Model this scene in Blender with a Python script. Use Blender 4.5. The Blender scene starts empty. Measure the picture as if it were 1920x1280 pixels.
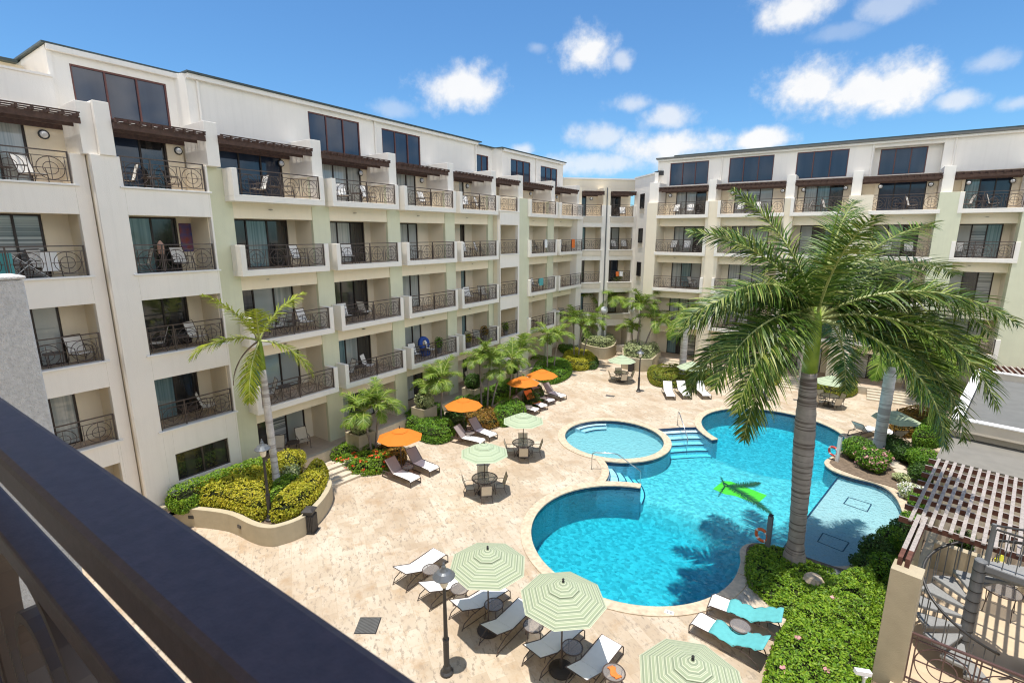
import bpy, bmesh, math, random
import numpy as np
from mathutils import Vector, Matrix
R = math.radians
PI = math.pi
rnd = random.Random(7)
SC = bpy.context.scene
COL = SC.collection

# ------------------------------------------------------------------ camera
H = 10.85
cd = bpy.data.cameras.new("camera")
cam = bpy.data.objects.new("camera", cd)
COL.objects.link(cam)
cd.lens = 17.62
cd.sensor_width = 36
cd.clip_start = 0.02
cd.clip_end = 3000
YAW, PITCH = R(34.397), R(12.039)
cam.location = (0, 0, H)
cam.rotation_euler = (R(90) - PITCH, 0, YAW)
cd.dof.use_dof = True
cd.dof.focus_distance = 22
cd.dof.aperture_fstop = 11
SC.camera = cam
SC.cycles.filter_width = 1.15

# ------------------------------------------------------------------ sun and sky
sd = bpy.data.lights.new("sun", "SUN")
sun = bpy.data.objects.new("sun", sd)
COL.objects.link(sun)
sd.energy = 3.35
sd.angle = R(0.53)
sd.color = (1.0, 0.95, 0.87)
SUNV = Vector((0.012, 0.115, -1)).normalized()
sun.rotation_euler = SUNV.to_track_quat("-Z", "Y").to_euler()
W = bpy.data.worlds.new("World")
SC.world = W
W.use_nodes = True
wn, wl = W.node_tree.nodes, W.node_tree.links
wn.clear()
sky = wn.new("ShaderNodeTexSky")
sky.sky_type = "NISHITA"
sky.sun_disc = False
sky.sun_elevation = math.asin(-SUNV.z)
sky.sun_rotation = math.atan2(-SUNV.x, -SUNV.y)
sky.altitude = 0
sky.air_density = 1.0
sky.dust_density = 0.6
sky.ozone_density = 2.0
bg = wn.new("ShaderNodeBackground")
bg.inputs[1].default_value = 0.15
wo = wn.new("ShaderNodeOutputWorld")
SKY_TINT = (0.34, 0.55, 0.70)
CLOUDS = [  # azimuth and elevation centre (deg, azimuth from +Y to the right), half sizes, strength
]
def pix_ray(px, py):
    f = 939.83
    fw = Vector((-math.sin(YAW) * math.cos(PITCH), math.cos(YAW) * math.cos(PITCH), -math.sin(PITCH)))
    r = Vector((math.cos(YAW), math.sin(YAW), 0))
    u = r.cross(fw)
    return fw + r * ((px - 960) / f) - u * ((py - 641) / f)
def g(px, py, z=0.0):
    """point of the horizontal plane at height z seen at this place of the photograph"""
    d = pix_ray(px, py)
    t = (z - H) / d.z
    return Vector((d.x * t, d.y * t, z))
for (px, py, sx, sy, st) in [
        (1490, 22, 85, 42, .95), (1670, 10, 70, 30, .45), (1105, 98, 62, 46, 1.0), (1165, 112, 30, 22, .6), (860, 165, 105, 50, .95),
        (1525, 165, 92, 56, 1.1), (1610, 172, 130, 50, 1.1), (1690, 160, 92, 58, 1.1), (1790, 190, 50, 24, .7), (1850, 120, 48, 26, .45), (1905, 195, 30, 16, .5),
        (1185, 196, 55, 22, .6), (1250, 220, 70, 32, .75), (1120, 258, 60, 28, .7), (1260, 275, 130, 36, .95), (1430, 262, 55, 26, 1.0),
        (1100, 310, 140, 26, .7), (980, 282, 32, 14, .7), (735, 205, 50, 22, .35), (1005, 90, 22, 12, .3), (1575, 60, 60, 20, .25)]:
    d = pix_ray(px, py).normalized()
    sc = d.dot(pix_ray(960, 641).normalized())
    CLOUDS.append((math.atan2(d.x, d.y), math.asin(d.z), sx / 940 * sc * 1.2, sy / 940 * sc * 1.2, st))
# added fill light: bright unseen sky patches right of and behind the camera
SKY_FILL = []
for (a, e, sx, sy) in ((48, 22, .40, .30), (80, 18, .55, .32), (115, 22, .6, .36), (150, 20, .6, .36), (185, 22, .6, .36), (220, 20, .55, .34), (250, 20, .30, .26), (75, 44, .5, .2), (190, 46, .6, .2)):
    SKY_FILL.append((R(a), R(e), sx, sy, 1.0))
def WN(t, **kw):
    n = wn.new(t)
    for k, v in kw.items(): setattr(n, k, v)
    return n
tc = WN("ShaderNodeTexCoord")
sepd = WN("ShaderNodeSeparateXYZ"); wl.new(tc.outputs["Generated"], sepd.inputs[0])
def wmath(op, a, b=None, c=None, clamp=False):
    n = WN("ShaderNodeMath", operation=op); n.use_clamp = clamp
    for i, v in enumerate((a, b, c)):
        if v is None: continue
        if isinstance(v, (int, float)): n.inputs[i].default_value = v
        else: wl.new(v, n.inputs[i])
    return n.outputs[0]
az = wmath("ARCTAN2", sepd.outputs[0], sepd.outputs[1])
el = wmath("ARCSINE", sepd.outputs[2])
n1 = WN("ShaderNodeTexNoise"); n1.inputs["Scale"].default_value = 11; n1.inputs["Detail"].default_value = 9; n1.inputs["Roughness"].default_value = .62
n2 = WN("ShaderNodeTexNoise"); n2.inputs["Scale"].default_value = 26; n2.inputs["Detail"].default_value = 7; n2.inputs["Roughness"].default_value = .6
for n in (n1, n2): wl.new(tc.outputs["Generated"], n.inputs["Vector"])
nz = wmath("ADD", wmath("MULTIPLY", wmath("SUBTRACT", n1.outputs[0], .5), 1.6), wmath("MULTIPLY", wmath("SUBTRACT", n2.outputs[0], .5), 1.5))
def cloud_density(CL):
    dens = None
    for (a0, e0, sx, sy, st) in CL:
        da = wmath("SUBTRACT", az, a0)
        da = wmath("ARCTAN2", wmath("SINE", da), wmath("COSINE", da))
        dx = wmath("DIVIDE", wmath("MULTIPLY", da, math.cos(e0)), sx)
        dy = wmath("DIVIDE", wmath("SUBTRACT", el, e0), sy)
        q = wmath("SQRT", wmath("ADD", wmath("MULTIPLY", dx, dx), wmath("MULTIPLY", dy, dy)))
        v = wmath("SUBTRACT", 1.0, q)
        v = wmath("ADD", v, wmath("MULTIPLY", nz, 0.72))
        mr = WN("ShaderNodeMapRange", interpolation_type="SMOOTHSTEP")
        mr.inputs[1].default_value = 0.10; mr.inputs[2].default_value = 0.82; mr.inputs[3].default_value = 0; mr.inputs[4].default_value = st
        wl.new(v, mr.inputs[0])
        dens = mr.outputs[0] if dens is None else wmath("MAXIMUM", dens, mr.outputs[0])
    return dens
dens = cloud_density(CLOUDS)
sky_fill = cloud_density(SKY_FILL)
dens = wmath("MINIMUM", dens, 0.97)
tint = WN("ShaderNodeMix", data_type="RGBA", blend_type="MULTIPLY")
tint.inputs[0].default_value = 1
wl.new(sky.outputs[0], tint.inputs[6]); tint.inputs[7].default_value = (*SKY_TINT, 1)
CLOUD_LEVEL = 4.1
ccol = WN("ShaderNodeMix", data_type="RGBA")
ccol.inputs[6].default_value = (CLOUD_LEVEL * .80, CLOUD_LEVEL * .86, CLOUD_LEVEL * .95, 1)
ccol.inputs[7].default_value = (CLOUD_LEVEL, CLOUD_LEVEL, CLOUD_LEVEL, 1)
wl.new(wmath("MULTIPLY_ADD", dens, .7, wmath("MULTIPLY", n2.outputs[0], .5), clamp=True), ccol.inputs[0])
mixs = WN("ShaderNodeMix", data_type="RGBA")
wl.new(dens, mixs.inputs[0]); wl.new(tint.outputs[2], mixs.inputs[6]); wl.new(ccol.outputs[2], mixs.inputs[7])
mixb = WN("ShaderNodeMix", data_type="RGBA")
wl.new(sky_fill, mixb.inputs[0]); wl.new(mixs.outputs[2], mixb.inputs[6]); mixb.inputs[7].default_value = (8.6, 8.3, 8.0, 1)
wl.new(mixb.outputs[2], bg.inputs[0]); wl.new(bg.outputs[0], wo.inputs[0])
vs = SC.view_settings
vs.view_transform = "Standard"; vs.look = "None"; vs.exposure = 0.70; vs.gamma = 1

# ------------------------------------------------------------------ materials
MATS = {}
def mat(name, col, rough=.7, var=.08, scale=4, col2=None, bump=0, bscale=40, spec=.4, metal=0, streak=0, island=None, tex="noise", detail=5, translucent=0):
    m = bpy.data.materials.new(name); m.use_nodes = True
    nt = m.node_tree; b = nt.nodes["Principled BSDF"]
    L = nt.links.new
    b.inputs["Roughness"].default_value = rough
    b.inputs["Metallic"].default_value = metal
    b.inputs["Specular IOR Level"].default_value = spec
    geo = nt.nodes.new("ShaderNodeNewGeometry")
    c2 = col2 or tuple(max(0, c * (1 - var * 2)) for c in col)
    n = nt.nodes.new("ShaderNodeTexNoise"); n.inputs["Scale"].default_value = scale; n.inputs["Detail"].default_value = detail
    L(geo.outputs["Position"], n.inputs["Vector"])
    rp = nt.nodes.new("ShaderNodeValToRGB")
    rp.color_ramp.elements[0].position = .32; rp.color_ramp.elements[1].position = .68
    rp.color_ramp.elements[0].color = (*c2, 1); rp.color_ramp.elements[1].color = (*col, 1)
    L(n.outputs[0], rp.inputs[0])
    out = rp.outputs[0]
    if island:
        rr = nt.nodes.new("ShaderNodeValToRGB")
        els = rr.color_ramp.elements
        while len(els) < len(island): els.new(.5)
        for i, c in enumerate(island):
            els[i].position = i / (len(island) - 1); els[i].color = (*c, 1)
        L(geo.outputs["Random Per Island"], rr.inputs[0])
        mx = nt.nodes.new("ShaderNodeMix"); mx.data_type = "RGBA"; mx.inputs[0].default_value = .62
        L(out, mx.inputs[6]); L(rr.outputs[0], mx.inputs[7]); out = mx.outputs[2]
    if streak:
        mp = nt.nodes.new("ShaderNodeMapping"); mp.inputs["Scale"].default_value = (2.2, 2.2, .12)
        L(geo.outputs["Position"], mp.inputs[0])
        sn = nt.nodes.new("ShaderNodeTexNoise"); sn.inputs["Scale"].default_value = 2.2; sn.inputs["Detail"].default_value = 6; sn.inputs["Roughness"].default_value = .65
        L(mp.outputs[0], sn.inputs["Vector"])
        sr = nt.nodes.new("ShaderNodeMapRange"); sr.inputs[1].default_value = .50; sr.inputs[2].default_value = .78
        sr.inputs[3].default_value = 0; sr.inputs[4].default_value = streak
        L(sn.outputs[0], sr.inputs[0])
        mx = nt.nodes.new("ShaderNodeMix"); mx.data_type = "RGBA"
        L(sr.outputs[0], mx.inputs[0]); L(out, mx.inputs[6]); mx.inputs[7].default_value = (.36, .33, .28, 1); out = mx.outputs[2]
    L(out, b.inputs["Base Color"])
    if bump:
        bn = nt.nodes.new("ShaderNodeTexNoise"); bn.inputs["Scale"].default_value = bscale; bn.inputs["Detail"].default_value = 4
        L(geo.outputs["Position"], bn.inputs["Vector"])
        bb = nt.nodes.new("ShaderNodeBump"); bb.inputs["Strength"].default_value = bump; bb.inputs["Distance"].default_value = .02
        L(bn.outputs[0], bb.inputs["Height"]); L(bb.outputs[0], b.inputs["Normal"])
    if translucent:
        tr = nt.nodes.new("ShaderNodeBsdfTranslucent"); L(out, tr.inputs[0])
        ms = nt.nodes.new("ShaderNodeMixShader"); ms.inputs[0].default_value = translucent
        L(b.outputs[0], ms.inputs[1]); L(tr.outputs[0], ms.inputs[2]); L(ms.outputs[0], nt.nodes["Material Output"].inputs[0])
    MATS[name] = m
    return m
CREAM = (.80, .72, .60)
mat("stucco", (.87, .775, .61), .85, .015, 1.5, bump=.25, bscale=30, spec=.2, streak=.08)
mat("stucco_white", (.88, .83, .755), .85, .015, 1.5, bump=.2, bscale=30, spec=.2, streak=.10)
mat("stucco_warm", (.83, .72, .56), .85, .03, 1.5, bump=.25, bscale=30, spec=.2, streak=.12)
mat("stucco_green", (.70, .70, .52), .85, .03, 1.5, bump=.25, bscale=30, spec=.2, streak=.14)
mat("stucco_grey", (.72, .70, .68), .9, .10, 30, bump=.9, bscale=70, spec=.15)
mat("stucco_apron", (.70, .62, .50), .85, .04, 2, bump=.2, bscale=40, spec=.2, streak=.1)
mat("stucco_ochre", (.47, .40, .28), .85, .06, 3, bump=.35, bscale=40, spec=.2, streak=.1)
mat("planter_plaster", (.50, .43, .30), .85, .05, 3, bump=.2, bscale=30, spec=.2, streak=.22)
mat("bronze", (.075, .055, .045), .42, .08, 10, spec=.5)
mat("rail_paint", (.085, .06, .05), .45, .1, 8, spec=.5)
mat("rail_fore", (.085, .060, .074), .46, .16, 70, spec=.55, bump=.06, bscale=300, detail=8)
mat("rail_red", (.12, .065, .06), .45, .1, 8, spec=.5)
mat("door_frame", (.040, .028, .024), .4, .1, 6)
mat("window_frame", (.16, .060, .050), .45, .1, 6)
mat("wood_dark", (.10, .055, .040), .7, .22, 9)
mat("wood_weathered", (.43, .38, .35), .8, .18, 14, bump=.3, bscale=60)
mat("wood_red", (.16, .065, .045), .7, .2, 9)
mat("roof_dark", (.06, .085, .085), .5, .15, 3)
mat("roof_flat", (.165, .165, .155), .85, .08, 2.2, streak=.0)
mat("roof_lower", (.225, .21, .18), .85, .08, 2.2)
mat("trim_white", (.84, .82, .78), .7, .03, 2, streak=.1)
mat("tile_floor", (.56, .44, .33), .6, .08, 3)
mat("tile_terrace", (.60, .47, .32), .6, .06, 3)
mat("step_stone", (.62, .54, .42), .75, .10, 5)
mat("coping_stone", (.66, .53, .38), .75, .16, 7, bump=.2, bscale=25)
mat("soil", (.22, .16, .11), .95, .2, 8, bump=.6, bscale=25)
mat("sling_white", (.84, .82, .78), .75, .02, 6)
mat("sling_grey", (.30, .25, .235), .75, .05, 30)
mat("sling_beige", (.62, .55, .44), .75, .04, 20)
mat("canopy_orange", (.80, .25, .04), .8, .03, 2, spec=.1, translucent=.25)
mat("canopy_green", (.66, .74, .56), .8, .03, 2, spec=.1)
mat("towel_turquoise", (.12, .45, .46), .9, .06, 8, bump=.3, bscale=50)
mat("towel_orange", (.85, .22, .05), .9, .06, 8)
mat("towel_yellow", (.72, .70, .06), .9, .06, 8)
mat("towel_white", (.85, .85, .85), .9, .03, 8)
mat("lamp_black", (.045, .043, .042), .4, .1, 6)
mat("lamp_hood", (.16, .17, .18), .35, .1, 6, metal=.3)
mat("lamp_glass", (.78, .72, .58), .25, .03, 6, spec=.5)
mat("steel", (.62, .63, .64), .22, .05, 5, metal=1)
mat("grey_paint", (.18, .185, .19), .45, .08, 5, spec=.4)
mat("tread_grey", (.29, .29, .285), .6, .08, 20)
mat("umbrella_base", (.055, .045, .04), .5, .1, 6)
mat("bin_metal", (.06, .055, .052), .5, .15, 9)
def clear_glass(name, col, a):
    mat(name, col, .06, .05, 3, spec=.8)
    MATS[name].node_tree.nodes["Principled BSDF"].inputs["Alpha"].default_value = a
clear_glass("glass_table", (.32, .29, .27), .5)
mat("ring_orange", (.78, .16, .04), .5, .05, 3)
mat("ring_red", (.60, .07, .05), .5, .05, 3)
mat("float_green", (.62, .86, .03), .5, .03, 3)
mat("grate", (.10, .10, .10), .5, .1, 6, metal=.5)
mat("terracotta", (.56, .33, .24), .8, .08, 5)
mat("pot_grey", (.20, .19, .18), .7, .08, 5)
mat("fan_black", (.02, .018, .016), .4, .1, 6)
mat("art_blue", (.05, .09, .28), .6, .3, 4, col2=(.30, .08, .06))
mat("cushion_blue", (.03, .09, .40), .8, .1, 6)
mat("palm_trunk", (.34, .29, .25), .85, .15, 6, bump=.3, bscale=30)
mat("palm_stem_brown", (.24, .18, .13), .85, .2, 8, bump=.4, bscale=30)
mat("crownshaft", (.26, .36, .035), .5, .16, 4, col2=(.15, .24, .025))
mat("crownshaft_brown", (.20, .10, .045), .6, .15, 4)
mat("dead_frond", (.36, .17, .12), .85, .2, 5)
def ringed(name, c1, c2, c3, freq):
    """ring scars round a trunk: real marks of the bark, at uneven distances"""
    mat(name, c1, .85, .12, 5, bump=.2, bscale=30)
    m = MATS[name]; nt = m.node_tree; b = nt.nodes["Principled BSDF"]; L = nt.links.new
    geo = nt.nodes.new("ShaderNodeNewGeometry"); src = b.inputs["Base Color"].links[0].from_socket
    mp = nt.nodes.new("ShaderNodeMapping"); mp.inputs["Scale"].default_value = (.35, .35, freq); L(geo.outputs["Position"], mp.inputs[0])
    n = nt.nodes.new("ShaderNodeTexNoise"); n.inputs["Scale"].default_value = 1; n.inputs["Detail"].default_value = 2; L(mp.outputs[0], n.inputs["Vector"])
    rp = nt.nodes.new("ShaderNodeValToRGB"); e = rp.color_ramp.elements; e[0].position = .40; e[0].color = (1, 1, 1, 1); e[1].position = .46; e[1].color = (0, 0, 0, 1)
    L(n.outputs[0], rp.inputs[0])
    mx = nt.nodes.new("ShaderNodeMix"); mx.data_type = "RGBA"; L(rp.outputs[0], mx.inputs[0]); L(src, mx.inputs[6]); mx.inputs[7].default_value = (*c2, 1)
    bl = nt.nodes.new("ShaderNodeTexNoise"); bl.inputs["Scale"].default_value = 1.6; bl.inputs["Detail"].default_value = 5; L(geo.outputs["Position"], bl.inputs["Vector"])
    r2 = nt.nodes.new("ShaderNodeMapRange"); r2.inputs[1].default_value = .5; r2.inputs[2].default_value = .72; r2.inputs[4].default_value = .6; L(bl.outputs[0], r2.inputs[0])
    m2 = nt.nodes.new("ShaderNodeMix"); m2.data_type = "RGBA"; L(r2.outputs[0], m2.inputs[0]); L(mx.outputs[2], m2.inputs[6]); m2.inputs[7].default_value = (*c3, 1)
    L(m2.outputs[2], b.inputs["Base Color"])
ringed("palm_trunk_ringed", (.37, .335, .31), (.13, .105, .095), (.25, .21, .185), 15)
ringed("palm_trunk_white", (.70, .67, .64), (.40, .36, .34), (.52, .48, .46), 9)
G_IS = lambda *c: list(c)
mat("frond_royal", (.085, .165, .018), .46, .25, 1.5, spec=.4, island=[(.018, .05, .006), (.045, .105, .010), (.12, .21, .02), (.52, .52, .14)], translucent=.16)
mat("frond_light", (.18, .28, .028), .48, .25, 2, spec=.35, island=[(.05, .12, .010), (.13, .25, .02), (.27, .38, .045), (.42, .45, .08)], translucent=.3)
mat("frond_slim", (.30, .36, .03), .48, .25, 2, spec=.35, island=[(.10, .19, .012), (.28, .37, .03), (.46, .50, .06), (.56, .53, .09)], translucent=.25)
mat("rachis", (.38, .42, .14), .5, .1, 3)
mat("leaf_green", (.11, .25, .018), .5, .25, 2.4, col2=(.03, .09, .008), spec=.4, island=[(.04, .13, .01), (.12, .29, .018), (.22, .42, .025), (.34, .50, .04)], translucent=.2)
mat("leaf_bright", (.20, .34, .015), .5, .25, 2.4, col2=(.05, .12, .008), spec=.4, island=[(.05, .13, .008), (.14, .30, .014), (.28, .44, .02), (.40, .52, .05)], translucent=.2)
mat("leaf_yellow", (.40, .36, .02), .5, .25, 1.2, col2=(.22, .30, .02), spec=.4, island=[(.22, .28, .012), (.48, .46, .025), (.66, .56, .03), (.70, .60, .10)], translucent=.2)
mat("leaf_dark", (.055, .12, .020), .5, .2, 2, spec=.4, island=[(.02, .05, .008), (.05, .12, .015), (.08, .19, .02), (.13, .24, .03)], translucent=.15)
mat("leaf_pale", (.50, .56, .34), .5, .2, 2, spec=.4, island=[(.12, .24, .04), (.38, .48, .14), (.66, .68, .32), (.76, .74, .38)], translucent=.15)
mat("leaf_croton", (.28, .12, .02), .5, .3, 3, col2=(.16, .16, .02), spec=.4, island=[(.08, .06, .012), (.26, .10, .02), (.38, .22, .03), (.50, .32, .03)], translucent=.15)
mat("leaf_mixed", (.16, .26, .02), .5, .25, 1.1, col2=(.34, .22, .03), spec=.4, island=[(.05, .13, .01), (.15, .30, .018), (.30, .34, .03), (.48, .36, .05)], translucent=.2)
mat("frond_wet", (.015, .11, .03), .4, .2, 6)
mat("flower_red", (.78, .10, .02), .6, .2, 9)
mat("flower_pink", (.78, .40, .38), .6, .2, 9)
mat("flower_white", (.82, .80, .74), .6, .1, 9)
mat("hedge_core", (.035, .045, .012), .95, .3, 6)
mat("concrete", (.55, .52, .47), .85, .1, 3)
mat("earth", (.36, .31, .23), .95, .15, .4)
mat("dummy_white", (.7, .7, .7))
mat("camera_white", (.82, .82, .82), .4, .02, 3)
mat("pool_plaster", (.80, .86, .86), .7, .06, 9)
mat("pool_plaster_pale", (.52, .56, .58), .7, .06, 22, col2=(.43, .49, .51))
mat("pool_wall_tile", (.34, .66, .84), .6, .06, 9)
mat("pool_tile_blue", (.012, .05, .13), .35, .2, 14)
mat("step_tile", (.74, .82, .90), .6, .04, 9)
mat("sky_light_box", (.78, .80, .82), .5, .05, 4)

def curtain_mat(name, ca, cb, scale, rough=.05, horiz=False, spec=.7):
    """window glass: what is behind it (folds of a curtain, a blind, a dark room) under a clear reflecting surface"""
    m = bpy.data.materials.new(name); m.use_nodes = True
    nt = m.node_tree; b = nt.nodes["Principled BSDF"]; L = nt.links.new
    geo = nt.nodes.new("ShaderNodeNewGeometry")
    tcn = nt.nodes.new("ShaderNodeTexCoord")
    mp = nt.nodes.new("ShaderNodeMapping")
    mp.inputs["Scale"].default_value = (.02, .02, scale) if horiz else (scale, scale, .05)
    L(tcn.outputs["Object"], mp.inputs[0])
    n = nt.nodes.new("ShaderNodeTexNoise"); n.inputs["Scale"].default_value = 1.6; n.inputs["Detail"].default_value = 3
    L(mp.outputs[0], n.inputs["Vector"])
    rp = nt.nodes.new("ShaderNodeValToRGB"); rp.color_ramp.elements[0].position = .38; rp.color_ramp.elements[1].position = .62
    rp.color_ramp.elements[0].color = (*ca, 1); rp.color_ramp.elements[1].color = (*cb, 1)
    L(n.outputs[0], rp.inputs[0]); L(rp.outputs[0], b.inputs["Base Color"])
    b.inputs["Roughness"].default_value = .5; b.inputs["Specular IOR Level"].default_value = .1
    b.inputs["Coat Weight"].default_value = 1; b.inputs["Coat Roughness"].default_value = rough; b.inputs["Coat IOR"].default_value = 1.5 + spec * .4
    bn = nt.nodes.new("ShaderNodeTexNoise"); bn.inputs["Scale"].default_value = .8
    L(geo.outputs["Position"], bn.inputs["Vector"])
    bb = nt.nodes.new("ShaderNodeBump"); bb.inputs["Strength"].default_value = .05; bb.inputs["Distance"].default_value = .05
    L(bn.outputs[0], bb.inputs["Height"]); L(bb.outputs[0], b.inputs["Coat Normal"])
    MATS[name] = m
curtain_mat("glass_curtain", (.30, .34, .33), (.48, .50, .48), 7)
curtain_mat("glass_dark", (.012, .012, .014), (.04, .038, .036), 2)
curtain_mat("glass_teal", (.10, .18, .20), (.22, .32, .33), 6)
curtain_mat("glass_blind", (.10, .11, .12), (.52, .54, .54), 9, horiz=True)
curtain_mat("glass_shade", (.36, .40, .39), (.44, .47, .46), 1)
curtain_mat("glass_loft", (.012, .022, .048), (.022, .036, .066), 1, spec=.3)

def stripes_canopy(name, c1, c2, c3, freq):
    m = bpy.data.materials.new(name); m.use_nodes = True
    nt = m.node_tree; b = nt.nodes["Principled BSDF"]; L = nt.links.new
    b.inputs["Roughness"].default_value = .8; b.inputs["Specular IOR Level"].default_value = .1
    uv = nt.nodes.new("ShaderNodeUVMap"); uv.uv_map = "UVMap"
    sp = nt.nodes.new("ShaderNodeSeparateXYZ"); L(uv.outputs[0], sp.inputs[0])
    mu = nt.nodes.new("ShaderNodeMath"); mu.operation = "MULTIPLY"; mu.inputs[1].default_value = freq; L(sp.outputs[0], mu.inputs[0])
    fr = nt.nodes.new("ShaderNodeMath"); fr.operation = "FRACT"; L(mu.outputs[0], fr.inputs[0])
    rp = nt.nodes.new("ShaderNodeValToRGB"); rp.color_ramp.interpolation = "CONSTANT"
    e = rp.color_ramp.elements
    e[0].position = 0; e[0].color = (*c1, 1)
    e[1].position = .34; e[1].color = (*c2, 1)
    for p, c in ((.46, c3), (.74, c2), (.82, c1), (.90, c2)):
        k = e.new(p); k.color = (*c, 1)
    L(fr.outputs[0], rp.inputs[0]); L(rp.outputs[0], b.inputs["Base Color"])
    tr = nt.nodes.new("ShaderNodeBsdfTranslucent"); L(rp.outputs[0], tr.inputs[0])
    ms = nt.nodes.new("ShaderNodeMixShader"); ms.inputs[0].default_value = .2
    L(b.outputs[0], ms.inputs[1]); L(tr.outputs[0], ms.inputs[2]); L(ms.outputs[0], nt.nodes["Material Output"].inputs[0])
    MATS[name] = m
stripes_canopy("canopy_stripes", (.38, .44, .29), (.60, .63, .46), (.31, .36, .25), 7)
stripes_canopy("canopy_pale", (.45, .53, .36), (.52, .59, .43), (.38, .46, .31), 4)

def mat_plaza():
    m = bpy.data.materials.new("travertine"); m.use_nodes = True
    nt = m.node_tree; b = nt.nodes["Principled BSDF"]; L = nt.links.new
    N = nt.nodes.new
    geo = N("ShaderNodeNewGeometry")
    mp = N("ShaderNodeMapping"); mp.inputs["Rotation"].default_value = (0, 0, R(32)); L(geo.outputs["Position"], mp.inputs[0])
    br = N("ShaderNodeTexBrick"); L(mp.outputs[0], br.inputs["Vector"])
    br.inputs["Scale"].default_value = 1; br.inputs["Brick Width"].default_value = .61; br.inputs["Row Height"].default_value = .41
    br.inputs["Mortar Size"].default_value = .006; br.inputs["Bias"].default_value = 0
    br.inputs["Color1"].default_value = (.595, .525, .43, 1); br.inputs["Color2"].default_value = (.49, .415, .32, 1); br.inputs["Mortar"].default_value = (.49, .41, .31, 1)
    big = N("ShaderNodeTexNoise"); big.inputs["Scale"].default_value = .45; big.inputs["Detail"].default_value = 5; big.inputs["Roughness"].default_value = .6
    L(geo.outputs["Position"], big.inputs["Vector"])
    r1 = N("ShaderNodeValToRGB"); r1.color_ramp.elements[0].position = .35; r1.color_ramp.elements[1].position = .66
    r1.color_ramp.elements[0].color = (.80, .72, .64, 1); r1.color_ramp.elements[1].color = (1.05, 1.04, 1.02, 1)
    L(big.outputs[0], r1.inputs[0])
    m1 = N("ShaderNodeMix"); m1.data_type = "RGBA"; m1.blend_type = "MULTIPLY"; m1.inputs[0].default_value = 1
    L(br.outputs[0], m1.inputs[6]); L(r1.outputs[0], m1.inputs[7])
    # brown stains
    st = N("ShaderNodeTexNoise"); st.inputs["Scale"].default_value = 1.5; st.inputs["Detail"].default_value = 8; st.inputs["Roughness"].default_value = .7
    L(mp.outputs[0], st.inputs["Vector"])
    r2 = N("ShaderNodeMapRange"); r2.inputs[1].default_value = .515; r2.inputs[2].default_value = .66; r2.inputs[3].default_value = 0; r2.inputs[4].default_value = .72
    L(st.outputs[0], r2.inputs[0])
    m2 = N("ShaderNodeMix"); m2.data_type = "RGBA"; L(r2.outputs[0], m2.inputs[0]); L(m1.outputs[2], m2.inputs[6]); m2.inputs[7].default_value = (.40, .28, .17, 1)
    # grey pits of the stone
    ms = N("ShaderNodeMapping"); ms.inputs["Scale"].default_value = (1, 2.0, 1); L(mp.outputs[0], ms.inputs[0])
    pit = N("ShaderNodeTexNoise"); pit.inputs["Scale"].default_value = 4.2; pit.inputs["Detail"].default_value = 6; pit.inputs["Roughness"].default_value = .68
    L(ms.outputs[0], pit.inputs["Vector"])
    r3 = N("ShaderNodeMapRange"); r3.inputs[1].default_value = .535; r3.inputs[2].default_value = .60; r3.inputs[3].default_value = 0; r3.inputs[4].default_value = .85
    L(pit.outputs[0], r3.inputs[0])
    pm = N("ShaderNodeTexNoise"); pm.inputs["Scale"].default_value = .9; pm.inputs["Detail"].default_value = 4; L(geo.outputs["Position"], pm.inputs["Vector"])
    pmr = N("ShaderNodeMapRange"); pmr.inputs[1].default_value = .38; pmr.inputs[2].default_value = .62; pmr.inputs[3].default_value = .40; L(pm.outputs[0], pmr.inputs[0])
    pmm = N("ShaderNodeMath"); pmm.operation = "MULTIPLY"; L(r3.outputs[0], pmm.inputs[0]); L(pmr.outputs[0], pmm.inputs[1])
    m3 = N("ShaderNodeMix"); m3.data_type = "RGBA"; L(pmm.outputs[0], m3.inputs[0]); L(m2.outputs[2], m3.inputs[6]); m3.inputs[7].default_value = (.27, .22, .17, 1)
    L(m3.outputs[2], b.inputs["Base Color"])
    b.inputs["Roughness"].default_value = .75; b.inputs["Specular IOR Level"].default_value = .25
    MATS["travertine"] = m
mat_plaza()
def mat_water(absorb=1.0):
    m = bpy.data.materials.new("water"); m.use_nodes = True
    nt = m.node_tree; nt.nodes.clear(); L = nt.links.new; N = nt.nodes.new
    out = N("ShaderNodeOutputMaterial")
    tr = N("ShaderNodeBsdfTransparent"); gl = N("ShaderNodeBsdfGlossy"); gl.inputs["Roughness"].default_value = .04
    fr = N("ShaderNodeFresnel"); fr.inputs["IOR"].default_value = 1.33
    geo = N("ShaderNodeNewGeometry")
    n = N("ShaderNodeTexNoise"); n.inputs["Scale"].default_value = 7; n.inputs["Detail"].default_value = 5; n.inputs["Distortion"].default_value = .8
    L(geo.outputs["Position"], n.inputs["Vector"])
    bp = N("ShaderNodeBump"); bp.inputs["Strength"].default_value = .8; bp.inputs["Distance"].default_value = .08
    L(n.outputs[0], bp.inputs["Height"]); L(bp.outputs[0], gl.inputs["Normal"]); L(bp.outputs[0], fr.inputs["Normal"])
    mx = N("ShaderNodeMixShader"); L(fr.outputs[0], mx.inputs[0]); L(tr.outputs[0], mx.inputs[1]); L(gl.outputs[0], mx.inputs[2])
    L(mx.outputs[0], out.inputs[0])
    va = N("ShaderNodeVolumeAbsorption"); va.inputs["Density"].default_value = 1.08 * absorb
    va.inputs["Color"].default_value = (.24, .895, .945, 1)
    L(va.outputs[0], out.inputs["Volume"])
    MATS["water"] = m
mat_water()
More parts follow.
